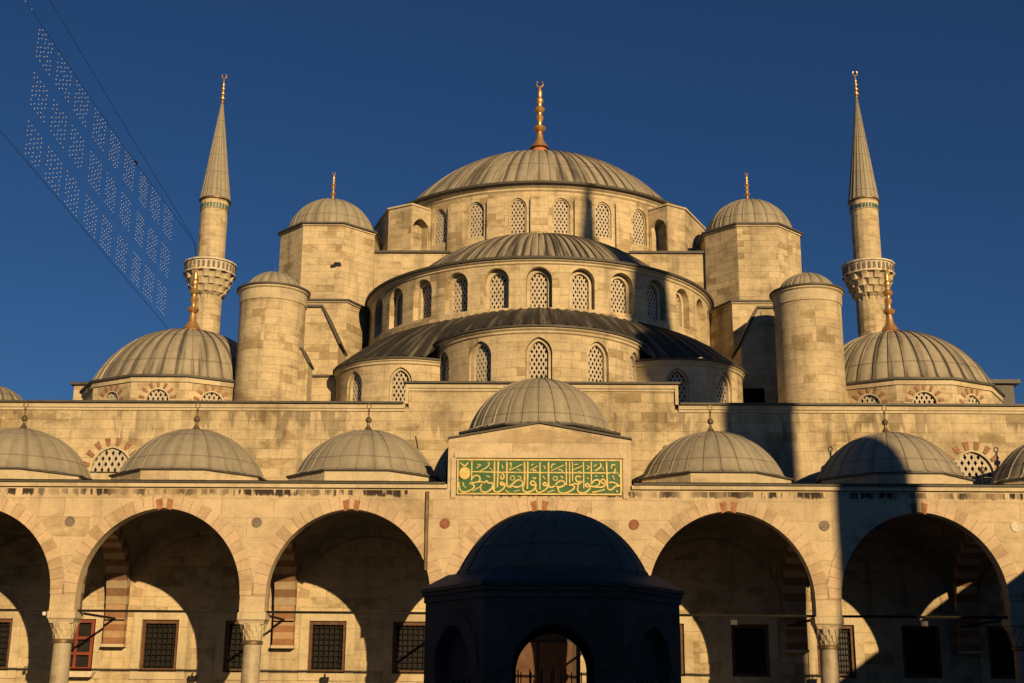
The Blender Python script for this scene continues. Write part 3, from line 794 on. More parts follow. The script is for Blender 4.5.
for x0, x1 in ((cx[0]-3, -2.94), (2.99, cx[-1]+3)):
    mb.add([(x0, AY-0.05, 8.03), (x1, AY-0.05, 8.03), (x1, 46.59, 8.35), (x0, 46.59, 8.35)], [(0, 1, 2, 3)])
mb.build('roof', 'lead_roof', arc)
# voussoir band round each arch, red wedges at the crown
band = MB()
def arch_band(mb, b, a0, a1, zs, zc0, zc1, y, depth=0.02, n=22):
    i_ = arch(b, zs-0.0, a0, zs, zc0, n); o_ = arch(b, zs-0.0, a1, zs, zc1, n)
    acc = 0
    m = min(len(i_), len(o_))
    for k in range(m-1):
        l = math.hypot(o_[k+1][0]-o_[k][0], o_[k+1][1]-o_[k][1])
        q = [i_[k], i_[k+1], o_[k+1], o_[k]]
        v = [(u, y, z) for u, z in q]+[(u, y+depth, z) for u, z in q]
        u0, u1 = acc, acc+l; acc = u1
        mb.add(v, [(0,1,2,3), (3,2,6,7), (0,1,5,4)], [[(u0,0.02),(u1,0.02),(u1,0.42),(u0,0.42)], None, None])
arch_band(band, bc[0], HW-0.012, HW+0.43, ZS, ZC-0.012, ZC+0.42, AY-0.022)
ab = band.build('arch', 'voussoir', arc, origin=(bc[0], AY, 4))
k_ = MB()
for s_ in (-1, 1):
    q = [(s_*0.07, ZC-0.03), (s_*0.22, ZC-0.09), (s_*0.29, ZC+0.24), (s_*0.09, ZC+0.30)]
    k_.add([(bc[0]+u, AY-0.028, z) for u, z in q]+[(bc[0]+u, AY+0.0, z) for u, z in q], [(0,1,2,3),(0,1,5,4),(1,2,6,5),(2,3,7,6),(3,0,4,7)])
k_.build('keystone', 'red', ab, origin=(bc[0], AY, 4))
for b in bc[1:]: copy_tree(ab, arc, (b, 0, 4))
# columns with stalactite capitals
def column(x):
    mb = MB(); mb.lathe([(0.40, 0.45), (0.40, 0.6), (0.34, 0.7), (0.30, 0.8), (0.275, 2.95)], (x, AY+0.38, 0), 32)
    c = mb.build('column', 'marble_col', arc, origin=(x, AY+0.38, 0.45))
    mb = MB(); mb.lathe([(0.275, 2.86), (0.33, 2.88), (0.335, 2.97), (0.275, 3.0)], (x, AY+0.38, 0), 32); mb.build('collar', 'oldbrass', c, origin=(x, AY+0.38, 0.45))
    cap = MB()
    # tiers of little pointed niches swelling from round to square
    for t_, (z0, z1, r0, r1, nn) in enumerate(((2.97, 3.17, 0.27, 0.31, 12), (3.13, 3.34, 0.31, 0.36, 12), (3.30, 3.52, 0.355, 0.42, 12))):
        cap.lathe([(r0, z0-0.02), (r0+0.015, (z0+z1)/2), (r1-0.01, z1)], (x, AY+0.38, 0), 24)
        for i in range(nn):
            a = 2*pi*(i+0.5*(t_ % 2))/nn
            rr = (r0+r1)/2+0.015; w_ = 0.06
            p = (x+rr*sin(a), AY+0.38-rr*cos(a))
            tx, ty = cos(a), sin(a); ox, oy = sin(a), -cos(a)
            pts = [(p[0]+ox*0.0, p[1]+oy*0.0, z0-0.02)]
            cap.add([(p[0]-ox*0.02, p[1]-oy*0.02, z0-0.01), (p[0]-tx*w_, p[1]-ty*w_, z1-0.06), (p[0]+ox*0.03, p[1]+oy*0.03, z1-0.05), (p[0]+tx*w_, p[1]+ty*w_, z1-0.06), (p[0]-ox*0.05, p[1]-oy*0.05, z1)],
                    [(0,1,2),(0,2,3),(1,2,4),(2,3,4)])
    hw = 0.445
    v = []
    for z, h in ((3.48, 0.37), (3.62, 0.42), (3.64, hw), (3.845, hw)):
        v += [(x-h, AY+0.38-h*0.84, z), (x+h, AY+0.38-h*0.84, z), (x+h, AY+0.38+h*0.84, z), (x-h, AY+0.38+h*0.84, z)]
    fs = [(0,3,2,1), (12,13,14,15)]
    for j in range(3):
        for i in range(4): fs.append((j*4+i, j*4+(i+1) % 4, j*4+4+(i+1) % 4, j*4+4+i))
    cap.add(v, fs)
    cap.build('capital', 'trim', c, origin=(x, AY+0.38, 0.45))
    return c
c0 = column(cx[0])
for x in cx[1:]: copy_tree(c0, arc, (x, 0.38, 0.45))
# iron tie rods along and across
for a, b in zip(cx, cx[1:]):
    mb = MB(); mb.tube([(a+0.4, AY+0.35, 3.88), (b-0.4, AY+0.35, 3.88)], 0.045); mb.build('tie_rod', 'iron', arc)
for x in cx:
    mb = MB(); mb.tube([(x, AY+0.7, 3.88), (x, WY-0.3, 3.88)], 0.045); mb.build('tie_rod', 'iron', arc)
# cross arches with striped stone, their responds on the hall wall, the vaults
def cross_arch(x):
    y0, y1 = AY+0.5, WY; cy = (y0+y1)/2; a = (y1-y0)/2-0.32
    mpx = lambda s: (lambda u, z, d: (x+s*(0.36-d), u, z))
    mb = MB()
    lp = [(y0, 3.86), (y1-0.004, 3.86), (y1-0.004, 8.0), (y0, 8.0)]
    h = arch(cy, 3.80, a, ZS, 6.7, 16)
    mb.sheet(lp, [h], mpx(-1), 0.72, nosill=True); mb.sheet(lp, [h], mpx(1), 0)
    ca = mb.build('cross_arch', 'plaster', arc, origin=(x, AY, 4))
    for s in (-1, 1):
        vb = MB()
        i_ = arch(cy, ZS, a-0.01, ZS, 6.69, 20); o_ = arch(cy, ZS, a+0.31, ZS, 7.1, 20); acc = 0
        for k in range(len(i_)-1):
            l = math.hypot(i_[k+1][0]-i_[k][0], i_[k+1][1]-i_[k][1])
            q = [i_[k], i_[k+1], o_[k+1], o_[k]]
            vb.add([(x+s*0.375, u, z) for u, z in q], [(0,1,2,3)], [[(acc,0),(acc+l,0),(acc+l,0.3),(acc,0.3)]])
            acc += l
        vb.build('voussoir', 'stripes_u', ca, origin=(x, AY, 4))
    vb = MB(); i_ = arch(cy, ZS, a-0.01, ZS, 6.69, 20); acc = 0
    for k in range(len(i_)-1):
        l = math.hypot(i_[k+1][0]-i_[k][0], i_[k+1][1]-i_[k][1])
        vb.add([(x-0.372, i_[k][0], i_[k][1]), (x+0.372, i_[k][0], i_[k][1]), (x+0.372, i_[k+1][0], i_[k+1][1]), (x-0.372, i_[k+1][0], i_[k+1][1])], [(0,1,2,3)], [[(acc,0),(acc,0.7),(acc+l,0.7),(acc+l,0)]])
        acc += l
    vb.build('soffit', 'stripes_u', ca, origin=(x, AY, 4))
    mb = MB(); mb.box(x-0.36, x+0.36, WY-0.32, WY-0.003, 3.0, 3.855); mb.box(x-0.359, x+0.359, WY-0.325, WY-0.003, 3.855, 5.0)
    mb.build('respond', 'stripes_z', ca, origin=(x, AY, 4))
    mb = MB(); mb.box(x-0.4, x+0.4, WY-0.37, WY-0.002, 2.9, 2.997); mb.build('corbel', 'trim', ca, origin=(x, AY, 4))
    return ca
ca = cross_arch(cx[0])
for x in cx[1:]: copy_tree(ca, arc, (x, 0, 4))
def vault(b):
    mb = MB(); n = 16; hx, hy = BAY/2-0.36, (WY-AY-0.5)/2; cy = AY+0.5+hy
    R = math.hypot(hx, hy)*1.02
    v = []
    for j in range(n+1):
        for i in range(n+1):
            x, y = -hx+2*hx*i/n, -hy+2*hy*j/n
            v.append((b+x, cy+y, 5.02+sqrt(max(0, R*R-x*x-y*y))*0.78))
    mb.add(v, [(j*(n+1)+i, j*(n+1)+i+1, (j+1)*(n+1)+i+1, (j+1)*(n+1)+i) for j in range(n) for i in range(n)])
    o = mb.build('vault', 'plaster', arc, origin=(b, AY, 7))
    for sx in (-1, 1):
        r_ = MB(); px, py = sx*hx*0.66, hy*0.66
        pz = 5.02+sqrt(R*R-px*px-py*py)*0.78-0.06
        nv = Vector((-px, -py, -(pz-5.02))).normalized(); a_ = nv.cross(Vector((0,0,1))).normalized(); b_ = nv.cross(a_)
        r_.add([Vector((b+px, cy+py, pz))+(a_*cos(2*pi*k/20)+b_*sin(2*pi*k/20))*0.42 for k in range(20)], [tuple(range(20))])
        r_.build('roundel', 'rosette_grey', o, origin=(b, AY, 7))
    return o
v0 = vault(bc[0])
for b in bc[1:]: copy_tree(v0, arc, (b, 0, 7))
# wall arches of pale and dark voussoirs on the hall wall
wa = MB(); arch_band(wa, bc[0], 2.25, 2.6, ZS, 6.45, 6.85, WY-0.02, 0.018)
w0 = wa.build('wall_arch', 'voussoir', arc, origin=(bc[0], AY, 5))
for b in bc[1:]: copy_tree(w0, arc, (b, 0, 5))
# roundels in the spandrels
for x, m in zip(cx, ('rosette_grey', 'rosette_grey', 'rosette_grey', 'rosette', 'rosette', 'rosette_grey', 'rosette_pale', 'rosette_grey')):
    mb = MB(); mb.lathe([(0.165, 0), (0.165, 0.025), (0.12, 0.03), (0.11, 0.02), (0.001, 0.022)], (0, 0, 0), 24)
    r_ = MB(); r_.add([(x+v.x, AY-v.z, 6.68+v.y) for v in mb.v], mb.f); r_.build('roundel', m, arc)
# small domes on low octagons
def small_dome(b):
    cy = 43.85
    mb = MB(); mb.prism(poly_plan((b, cy), 2.5, 8), 7.9, 8.42); dr = mb.build('dome_drum', 'trim', arc, origin=(b, cy, 8))
    mb = MB(); mb.prism(poly_plan((b, cy), 2.58, 8), 8.423, 8.47); mb.build('eave', 'lead_edge', dr, origin=(b, cy, 8))
    pr = [(2.60, 8.47), (2.5, 8.54)]+cap_prof(2.44, 1.64, 14, 8.58)
    mb = MB(); mb.dome(pr, (b, cy, 0), 26, h=0.022, bulge=0.012, rw=0.02); dm = mb.build('small_dome', 'lead', dr, origin=(b, cy, 8))
    mb = MB()
    mb.lathe([(0.28, 10.16), (0.12, 10.3), (0.05, 10.42), (0.045, 10.52), (0.10, 10.56), (0.115, 10.62), (0.09, 10.68), (0.035, 10.74), (0.03, 10.92), (0.05, 10.95), (0.02, 11.0), (0.015, 11.03)], (b, cy, 0), 14)
    pts = [(b+0.075*cos(radians(t)), cy, 11.11+0.085*sin(radians(t))) for t in range(-90, 271, 30)]
    mb.tube(pts, 0.02, 5)
    mb.build('finial', 'oldbrass', dm, origin=(b, cy, 8))
    return dr
dr0 = small_dome(bc[0])
for i, b in enumerate(bc[1:], 1):
    if i == 3: continue
    x = b-0.10 if b > 0 else b+0.06
    copy_tree(dr0, arc, (x, 43.85-AY, 8))
for x, z in ((4.45, 9.4), (10.0, 9.0), (15.55, 9.0)):
    mb = MB(); mb.lathe([(0.09, 8.0), (0.05, 8.4), (0.035, z), (0.08, z+0.06), (0.09, z+0.14), (0.05, z+0.22), (0.001, z+0.27)], (x, 44.8, 0), 10); mb.build('roof_finial', 'oldbrass', arc)
# raised gabled block over the middle bay with its larger dome
mb = MB()
GX = 2.96
prof = [(-GX, 7.72), (GX, 7.72), (GX, 9.42), (0, 9.95), (-GX, 9.42)]
mb.prism_y([(x+0.03, z) for x, z in prof], AY-0.002, 46.58); gb = mb.build('gable_block', 'arcade', arc)
mb = MB()
for s_ in (-1, 1):
    mb.prism_y([(0.03, 9.955), (0.03+s_*(GX+0.03), 9.42), (0.03+s_*(GX+0.03), 9.48), (0.03, 10.015)], AY-0.07, 46.58)
mb.build('coping', 'lead_edge', gb)
mb = MB()
mb.prism_y([(-2.72, 8.80), (2.78, 8.80), (2.78, 8.90), (-2.72, 8.90)], AY-0.07, AY-0.004)
mb.prism_y([(-2.72, 8.905), (2.78, 8.905), (2.78, 8.99), (-2.72, 8.99)], AY-0.04, AY-0.004)
for x in (-2.82, 2.72): mb.box(x, x+0.16, AY-0.045, AY-0.004, 7.5, 8.795)
for x in (-2.93, 2.93): mb.box(x-0.06+0.03, x+0.06+0.03, AY-0.03, AY-0.004, 3.9, 9.4) if False else None
mb.build('panel_moulding', 'trim', gb)
for x in (-3.6,):
    mb = MB(); mb.tube([(x+0.03, AY-0.05, 5.2), (x+0.03, AY-0.05, 7.7)], 0.06); mb.build('brown_strip', 'oldbrass', arc)  # added thin tube, stands in for a narrow darker brown band
cc = (0.03, 44.1)
mb = MB(); mb.prism(poly_plan(cc, 2.62, 8), 9.3, 9.98); d2 = mb.build('dome_drum', 'trim', arc)
mb = MB(); mb.prism(poly_plan(cc, 2.76, 8), 9.983, 10.04); mb.build('eave', 'lead_edge', d2)
mb = MB(); mb.dome([(2.78, 10.04), (2.6, 10.12)]+cap_prof(2.5, 1.95, 14, 10.16), (*cc, 0), 28, h=0.035, bulge=0.02); mb.build('central_dome', 'lead', d2)
# lead flashing between the roofs beside the gable block
mb = MB()
mb.add([(-3.02, 41.2, 8.15), (-3.02, 43.5, 8.2), (-2.98, 43.5, 9.3), (-2.98, 41.2, 8.9)], [(0, 1, 2, 3)])
mb.build('flashing', 'lead_edge', arc)

# ================================================================== inscription panel
ins = empty('inscription_panel', (0.01, AY-0.02, 7.66), 'long green panel of gold Arabic calligraphy set above the middle arch', 'sign')
px0, px1, pz0, pz1 = -2.58, 2.62, 7.655, 8.71
mb = MB(); mb.box(px0, px1, AY-0.05, AY-0.005, pz0, pz1); mb.build('board', 'green', ins)
mb = MB(); e = 0.05
mb.box(px0-e, px1+e, AY-0.075, AY-0.005, pz1, pz1+e); mb.box(px0-e, px1+e, AY-0.075, AY-0.005, pz0-e, pz0)
mb.box(px0-e, px0, AY-0.075, AY-0.005, pz0, pz1); mb.box(px1, px1+e, AY-0.075, AY-0.005, pz0, pz1); mb.build('frame', 'gilt', ins)
strokes = []
def stk(off, w_, *pts): strokes.append(([(p[0]+off, p[1]) for p in pts], w_))
o = 0
for q in ([(258,90),(258,400)], [(628,90),(628,430),(625,560)], [(690,90),(685,300),(678,510)], [(830,95),(832,440),(850,490),(911,495)]): stk(o, 27, *q)
stk(0, 20, (270,258),(900,266),(1700,266),(2560,268),(2585,250),(2580,200))
stk(o, 24, (250,380),(300,330),(360,320),(395,360),(380,410),(300,435),(220,440))
stk(o, 25, (590,440),(540,440),(500,405),(470,430),(400,415),(330,430),(225,440),(290,470),(300,510),(240,555),(150,582),(85,562),(58,500),(50,420))
stk(o, 25, (500,405),(545,440),(590,435),(605,480),(560,550),(480,585),(420,562),(405,500),(430,450))
stk(o, 20, (275,570),(410,490)); stk(o, 16, (345,140),(405,150),(330,200)); stk(o, 18, (515,110),(545,130),(500,190),(390,250)); stk(o, 18, (550,190),(600,250))
stk(o, 18, (112,430),(130,470),(118,492)); stk(o, 20, (140,490),(170,522)); stk(o, 22, (500,325),(560,345))
stk(o, 24, (70,115),(140,165),(200,112)); stk(o, 22, (750,150),(770,205))
stk(o, 24, (690,268),(750,280),(785,320),(770,370),(730,362),(742,310))
stk(o, 30, (770,425),(735,430),(740,465),(775,465),(775,430)); stk(o, 25, (790,440),(795,500),(735,560),(660,582),(612,545),(603,480)); stk(o, 24, (810,552),(870,592))
stk(o, 20, (870,130),(905,110)); stk(o, 18, (870,240),(905,150))
o = 878
stk(o, 27, (238,92),(240,400),(215,520),(240,570),(300,582),(385,545),(425,480),(405,420),(360,405),(340,440),(368,470),(412,462))
stk(o, 27, (292,92),(290,350),(285,530)); stk(o, 27, (492,100),(490,540)); stk(o, 27, (630,95),(630,440),(645,495),(690,500),(740,470),(770,430),(830,395),(882,420),(888,465),(800,500),(735,470))
stk(o, 25, (0,485),(60,440),(105,400),(170,388),(208,430),(190,480),(100,502),(30,470))
stk(o, 25, (600,440),(560,430),(545,465),(590,475),(612,450),(620,495),(565,550),(480,585),(430,555),(420,480))
stk(o, 20, (0,232),(215,130)); stk(o, 20, (0,150),(35,128)); stk(o, 18, (110,212),(180,240)); stk(o, 20, (330,230),(460,160)); stk(o, 18, (340,155),(385,130)); stk(o, 18, (375,250),(400,225),(435,255))
stk(o, 24, (550,155),(580,212)); stk(o, 20, (535,322),(575,378)); stk(o, 16, (15,330),(70,330),(70,385),(15,385),(15,335)); stk(o, 16, (710,335),(765,335),(765,385),(710,385),(710,338))
stk(o, 18, (130,330),(180,345),(170,370)); stk(o, 20, (370,340),(400,372),(425,340)); stk(o, 18, (65,575),(160,548)); stk(o, 20, (610,585),(720,548))
stk(o, 20, (670,240),(885,145)); stk(o, 18, (675,200),(690,140),(740,132)); stk(o, 18, (790,222),(840,225),(855,270)); stk(o, 18, (815,330),(855,335),(850,365))
stk(o, 25, (785,500),(790,560),(845,595),(911,590),(985,560),(1050,508),(1022,470),(955,462))
o = 1789
stk(o, 27, (5,95),(8,470)); stk(o, 27, (60,92),(60,440)); stk(o, 27, (108,92),(108,420)); stk(o, 27, (286,95),(290,520)); stk(o, 27, (412,92),(412,450))
stk(o, 27, (662,92),(672,480),(695,530),(745,530),(800,485),(875,472)); stk(o, 25, (690,425),(770,420),(855,465))
stk(o, 25, (245,335),(180,325),(158,365),(190,412),(265,408),(205,445),(140,440),(108,400),(120,450),(50,465))
stk(o, 20, (125,222),(268,158)); stk(o, 18, (140,140),(200,130)); stk(o, 18, (195,255),(240,250))
stk(o, 26, (385,460),(350,440),(318,465),(345,495),(388,470),(380,530),(300,588),(225,585),(188,545),(200,460))
stk(o, 25, (415,440),(460,392),(520,382),(547,420),(520,468),(440,490),(390,470)); stk(o, 25, (440,490),(560,498),(625,475),(640,420),(605,368),(570,398),(600,440),(640,430))
stk(o, 28, (478,318),(506,326)); stk(o, 28, (582,318),(610,326)); stk(o, 26, (338,355),(368,366)); stk(o, 20, (420,580),(540,560),(635,530))
stk(o, 20, (755,310),(785,382)); stk(o, 20, (730,202),(755,140),(800,145)); stk(o, 20, (800,200),(790,255),(740,265))
stk(o, 18, (448,175),(500,130)); stk(o, 22, (555,115),(570,170),(470,242)); stk(o, 18, (598,185),(612,242)); stk(o, 18, (338,150),(378,178),(340,212))
stk(o, 28, (815,545),(830,578)); stk(o, 28, (855,290),(870,330))
def smooth(pts, n=5):
    if len(pts) < 3: return pts
    P = [pts[0]]+pts+[pts[-1]]; r = []
    for i in range(1, len(P)-2):
        p0, p1, p2, p3 = P[i-1], P[i], P[i+1], P[i+2]
        for k in range(n):
            t = k/n
            r.append(tuple(0.5*((2*p1[j])+(-p0[j]+p2[j])*t+(2*p0[j]-5*p1[j]+4*p2[j]-p3[j])*t*t+(-p0[j]+3*p1[j]-3*p2[j]+p3[j])*t**3) for j in (0, 1)))
    return r+[pts[-1]]
mb = MB()
tox = lambda x: px0+(x-45)/(2668-45)*(px1-px0); toz = lambda y: pz1-(y-78)/(598-78)*(pz1-pz0)
for si, (pts, w_) in enumerate(strokes):
    P = [(tox(x), toz(min(594, max(84, y)))) for x, y in smooth(pts)]
    hw = w_*(px1-px0)/2623*0.5
    yy = AY-0.062-si*0.0004
    v = []
    for i, p in enumerate(P):
        a = P[max(0, i-1)]; b = P[min(len(P)-1, i+1)]; d = Vector((b[0]-a[0], b[1]-a[1])); d = d.normalized() if d.length > 1e-9 else Vector((1, 0))
        f = 1.0 if 0 < i < len(P)-1 else 0.75
        v += [(p[0]-d.y*hw*f, yy, p[1]+d.x*hw*f), (p[0]+d.y*hw*f, yy, p[1]-d.x*hw*f), (p[0]-d.y*hw*f, AY-0.04, p[1]+d.x*hw*f), (p[0]+d.y*hw*f, AY-0.04, p[1]-d.x*hw*f)]
    fs = []
    for i in range(len(P)-1):
        k = i*4; fs += [(k, k+1, k+5, k+4), (k, k+4, k+6, k+2), (k+1, k+3, k+7, k+5)]
    mb.add(v, fs)
# rosette at the left end
mb.lathe([(0.001, 0), (0.17, 0)], (0, 0, 0), 1) if False else None
lx, lz = tox(145), toz(285)
rs = [((0.17+0.012*(k % 2))*cos(2*pi*k/24), (0.2+0.012*(k % 2))*sin(2*pi*k/24)) for k in range(24)]
mb.add([(lx+a, AY-0.10, lz+b) for a, b in rs]+[(lx+a, AY-0.04, lz+b) for a, b in rs], [tuple(range(24))]+[(k, (k+1) % 24, 24+(k+1) % 24, 24+k) for k in range(24)])
mb.build('lettering', 'gilt', ins)

# ================================================================== minarets
def minaret(loc, label, group, zb, zbt, zs, zt, zf, r, rb, ru, rs_, k=1.0):
    """zb/zbt foot and rail top of the balcony, zs foot of the spire, zt its tip, zf top of the finial"""
    x, y = loc
    mn = empty('minaret', (x, y, 0), label, 'minaret', group)
    flute = lambda a, rr, z: rr*(1-0.022*abs(sin(8*a)))
    mb = MB(); mb.lathe([(r*1.9, 0), (r*1.9, 10.5), (r*1.12, 12.8), (r*1.05, 13.2), (r, zb)], (x, y, 0), 64, rad=flute); mb.build('shaft', 'stone', mn)
    mb = MB(); mb.lathe([(ru, zbt-1.0), (ru*0.985, zs-0.35), (ru*1.03, zs-0.33), (ru*1.03, zs-0.02)], (x, y, 0), 64, rad=flute); us = mb.build('upper_shaft', 'stone', mn)
    mb = MB()
    for i in range(28):
        a = 2*pi*i/28; rr = ru*1.03+0.012
        t_ = (cos(a), sin(a)); o_ = (sin(a), -cos(a))
        q = [(-0.055, zs-0.62), (0.055, zs-0.62), (0.055, zs-0.38), (0, zs-0.30), (-0.055, zs-0.38)]
        mb.add([(x+o_[0]*rr+t_[0]*u, y+o_[1]*rr+t_[1]*u, z) for u, z in q], [(0, 1, 2, 3, 4)])
    mb.build('tile_band', 'turq', us)
    mb = MB(); mb.lathe([(ru, zs-0.66), (ru*1.06, zs-0.64), (ru*1.06, zs-0.66+0.0)], (x, y, 0), 48); mb.build('moulding', 'trim', us)
    # balcony on stalactite tiers
    hz = zbt-zb; zr = zb+hz*0.68
    mb = MB(); nt_ = 4
    for t in range(nt_):
        z0 = zb+(zr-zb)*t/nt_; z1 = zb+(zr-zb)*(t+1)/nt_
        r0 = r+(rb-r)*(t/nt_)**0.8; r1 = r+(rb-r)*((t+1)/nt_)**0.8
        ph = 0.5*(t % 2)
        mb.lathe([(r0*0.98, z0), (r0*1.0, (z0+z1)/2), (r1*0.97, z1-0.04), (r1, z1), (r1*0.9, z1+0.001)], (x, y, 0), 96, rad=lambda a, rr, z: rr*(1-0.085*(1 if (a*12/pi+ph*2) % 2 < 0.9 else 0)))
    b_ = mb.build('balcony', 'trim', mn)
    mb = MB(); mb.lathe([(rb*1.02, zr), (rb*1.02, zr+0.08), (rb*0.97, zr+0.082), (rb*0.97, zbt-0.1), (rb*1.03, zbt-0.098), (rb*1.03, zbt), (rb*0.9, zbt+0.002), (rb*0.9, zr)], (x, y, 0), 64, rad=lambda a, rr, z: rr*(1-0.02*abs(sin(8*a)))); ra = mb.build('railing', 'white', b_)
    mb = MB()
    for i in range(32):
        a = 2*pi*i/32
        mb.add([(x+(rb*0.985)*sin(a+d_), y-(rb*0.985)*cos(a+d_), z) for d_, z in ((-0.05, zr+0.16), (0.05, zr+0.16), (0.05, zbt-0.2), (-0.05, zbt-0.2))], [(0, 1, 2, 3)])
    mb.build('pierced_panel', 'piercing_shade', b_)  # flat quads, shade inside the piercings put into their colour
    n = 20
    pr = [(rs_, zs), (rs_*1.0, zs+0.12)]+[(rs_*0.97*(1-t)**1.06+0.06*t, zs+0.14+(zt-zs-0.14)*t) for t in [i/10 for i in range(11)]]
    mb = MB(); mb.dome(pr, (x, y, 0), n, h=0.03, bulge=0.0); sp = mb.build('spire', 'lead', mn)
    mb = MB(); mb.lathe([(ru*0.9, zs-0.02), (rs_*1.04, zs-0.015), (rs_*1.05, zs+0.06), (rs_*0.99, zs+0.1)], (x, y, 0), 40); mb.build('eave', 'oldbrass', sp)
    h = zf-zt
    mb = MB(); pr = [(0.10, 0)]
    for zc, q in ((0.16, 0.17), (0.33, 0.14), (0.5, 0.12), (0.65, 0.085)):
        pr += [(0.05, (zc-0.07)*h), (q, (zc-0.02)*h), (q, (zc+0.02)*h), (0.045, (zc+0.07)*h)]
    pr += [(0.03, 0.8*h), (0.01, 0.84*h)]
    mb.lathe(pr, (x, y, zt-0.05), 12)
    mb.tube([(x+0.15*cos(radians(t)), y, zf-0.17+0.16*sin(radians(t))) for t in range(-90-140, -90+141, 20)], 0.042, 5)
    mb.build('finial', 'gold', sp)
    return mn
minaret((-20.65, 76), 'slender minaret with grey spire behind the left corner dome, light cables tied to it', 'minarets of the mosque', 24.7, 27.1, 31.3, 38.2, 40.25, 0.86, 1.6, 0.86, 0.96)
minaret((20.42, 76), 'slender fluted minaret with grey pointed spire rising behind the right corner dome', 'minarets of the mosque', 24.7, 27.1, 31.3, 38.5, 40.4, 0.86, 1.58, 0.86, 0.94)
# the two at the courtyard's near corners: one throws the long shadow over the facade, the other holds the lights
NY = 9.0; NX = 10.8+tan(SUN_AZ)*(41-NY)
minaret((NX, NY), 'minaret out of view at the near right courtyard corner, shadowing the facade', 'minarets of the mosque', 26.0, 30.2, 31.9, 43.3, 44.2, 1.2, 2.0, 0.98, 1.22)
minaret((-26.2, NY), 'minaret out of view at the near left courtyard corner, holding light cables', 'minarets of the mosque', 26.0, 30.2, 31.9, 43.3, 44.2, 1.2, 2.0, 0.98, 1.22)

# ================================================================== courtyard wings that shade the court
def wing(x, sx, label):
    wg = empty('courtyard_wing', (x, 18, 0), label, 'arcade', 'side wings of the courtyard')
    mpx = lambda u, z, d: (x+sx*d, u, z)
    ys = [-3+6.04*i for i in range(8)]
    mb = MB(); mb.sheet([(-6, 0), (40.1, 0), (40.1, 7.72), (-6, 7.72)], [arch(y, 0.5, 2.6, 4.1, 7.08, 14) for y in ys if y < 38], mpx, 0.75)
    mb.build('arcade_wall', 'arcade', wg)
    mb = MB(); mb.box(min(x, x+sx*6.3), max(x, x+sx*6.3), -6, 40.1, 7.9, 8.12); mb.build('roof', 'lead_roof', wg)
    mb = MB(); mb.box(min(x-sx*0.15, x+sx*0.7), max(x-sx*0.15, x+sx*0.7), -6, 40.1, 7.722, 7.898); mb.build('cornice', 'trim', wg)
    mb = MB(); mb.box(min(x+sx*6.0, x+sx*6.3), max(x+sx*6.0, x+sx*6.3), -6, 40.1, 0, 7.89); mb.build('outer_wall', 'stone', wg)
wing(19.2, 1, 'arcaded side wing on the right of the courtyard, out of view')
wing(-19.2, -1, 'arcaded side wing on the left of the courtyard, out of view')
gt = empty('gate_wing', (0, -8, 0), 'tall stone gate wing closing the courtyard behind the viewer, out of view', 'building')
mb = MB(); mb.box(-26, 30, -14, -5, 0, 15.2); mb.build('wall', 'stone', gt)
mb = MB(); mb.box(-26.3, 30.3, -14.3, -4.7, 15.203, 15.5); mb.build('cornice', 'trim', gt)

# ================================================================== ablution fountain
FC = (0.27, 25.0); FA = 2.43*cos(pi/6)      # apothem of the hexagon
ft = empty('ablution_fountain', (FC[0], FC[1], 0), 'domed hexagonal ablution fountain in deep shade in the middle of the courtyard', 'fountain')
mb = MB()
half = FA*tan(pi/6)
for k in range(6):
    a = 2*pi*k/6; o_ = (FC[0]+FA*sin(a), FC[1]-FA*cos(a))
    mpk = plane(o_, a)
    hole = arch(0, 0.9, 0.72, 1.95, 2.72, 14)
    mb.sheet([(-half, 0), (half, 0), (half, 3.18), (-half, 3.18)], [hole], mpk, 0.35)
    i_ = plane((FC[0]+(FA-0.35)*sin(a), FC[1]-(FA-0.35)*cos(a)), a)
    mb.sheet([(-half*0.84, 0), (half*0.84, 0), (half*0.84, 3.18), (-half*0.84, 3.18)], [hole], i_, 0)
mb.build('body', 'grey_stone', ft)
for k in range(6):
    a = 2*pi*k/6; o_ = (FC[0]+(FA+0.03)*sin(a), FC[1]-(FA+0.03)*cos(a)); mpk = plane(o_, a)
    vb = MB()
    i_ = arch(0, 1.9, 0.73, 1.95, 2.73, 14); q_ = arch(0, 1.9, 1.02, 1.95, 3.02, 14)
    acc = 0
    for j in range(2, len(i_)-1):
        l = 0.1
        qq = [i_[j], i_[j+1], q_[j+1], q_[j]]
        vb.add([mpk(u, z, 0) for u, z in qq]+[mpk(u, z, 0.028) for u, z in qq], [(0,1,2,3),(3,2,6,7),(0,1,5,4)], [[(acc,0.02),(acc+l,0.02),(acc+l,0.3),(acc,0.3)], None, None]); acc += l
    vb.build('arch', 'grey_stone', ft)
    if k not in (0, 3):
        sl = MB(); sl.sheet(arch(0, 0.9, 0.71, 1.95, 2.71, 14), [arch(0.22*i, 1.2, 0.07, 1.7, 1.8, 4) for i in (-2, -1, 0, 1, 2)], lambda u, z, d: mpk(u, z, 0.27+d), 0.06); sl.build('pierced_slab', 'grey_stone', ft)
        continue
    gl = MB()
    for i in range(7): u = -0.72+1.44*(i+0.5)/7; gl.tube([mpk(u, 0.9, 0.2), mpk(u, 1.95, 0.2)], 0.012)
    for z in (1.3, 1.68): gl.tube([mpk(-0.72, z, 0.2), mpk(0.72, z, 0.2)], 0.015)
    gl.build('grille', 'iron', ft)
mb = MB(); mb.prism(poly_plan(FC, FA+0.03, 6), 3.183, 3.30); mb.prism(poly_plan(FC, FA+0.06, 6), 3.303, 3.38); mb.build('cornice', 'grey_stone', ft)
mb = MB(); p0 = poly_plan(FC, FA+0.09, 6); p1 = poly_plan(FC, 1.75, 6)
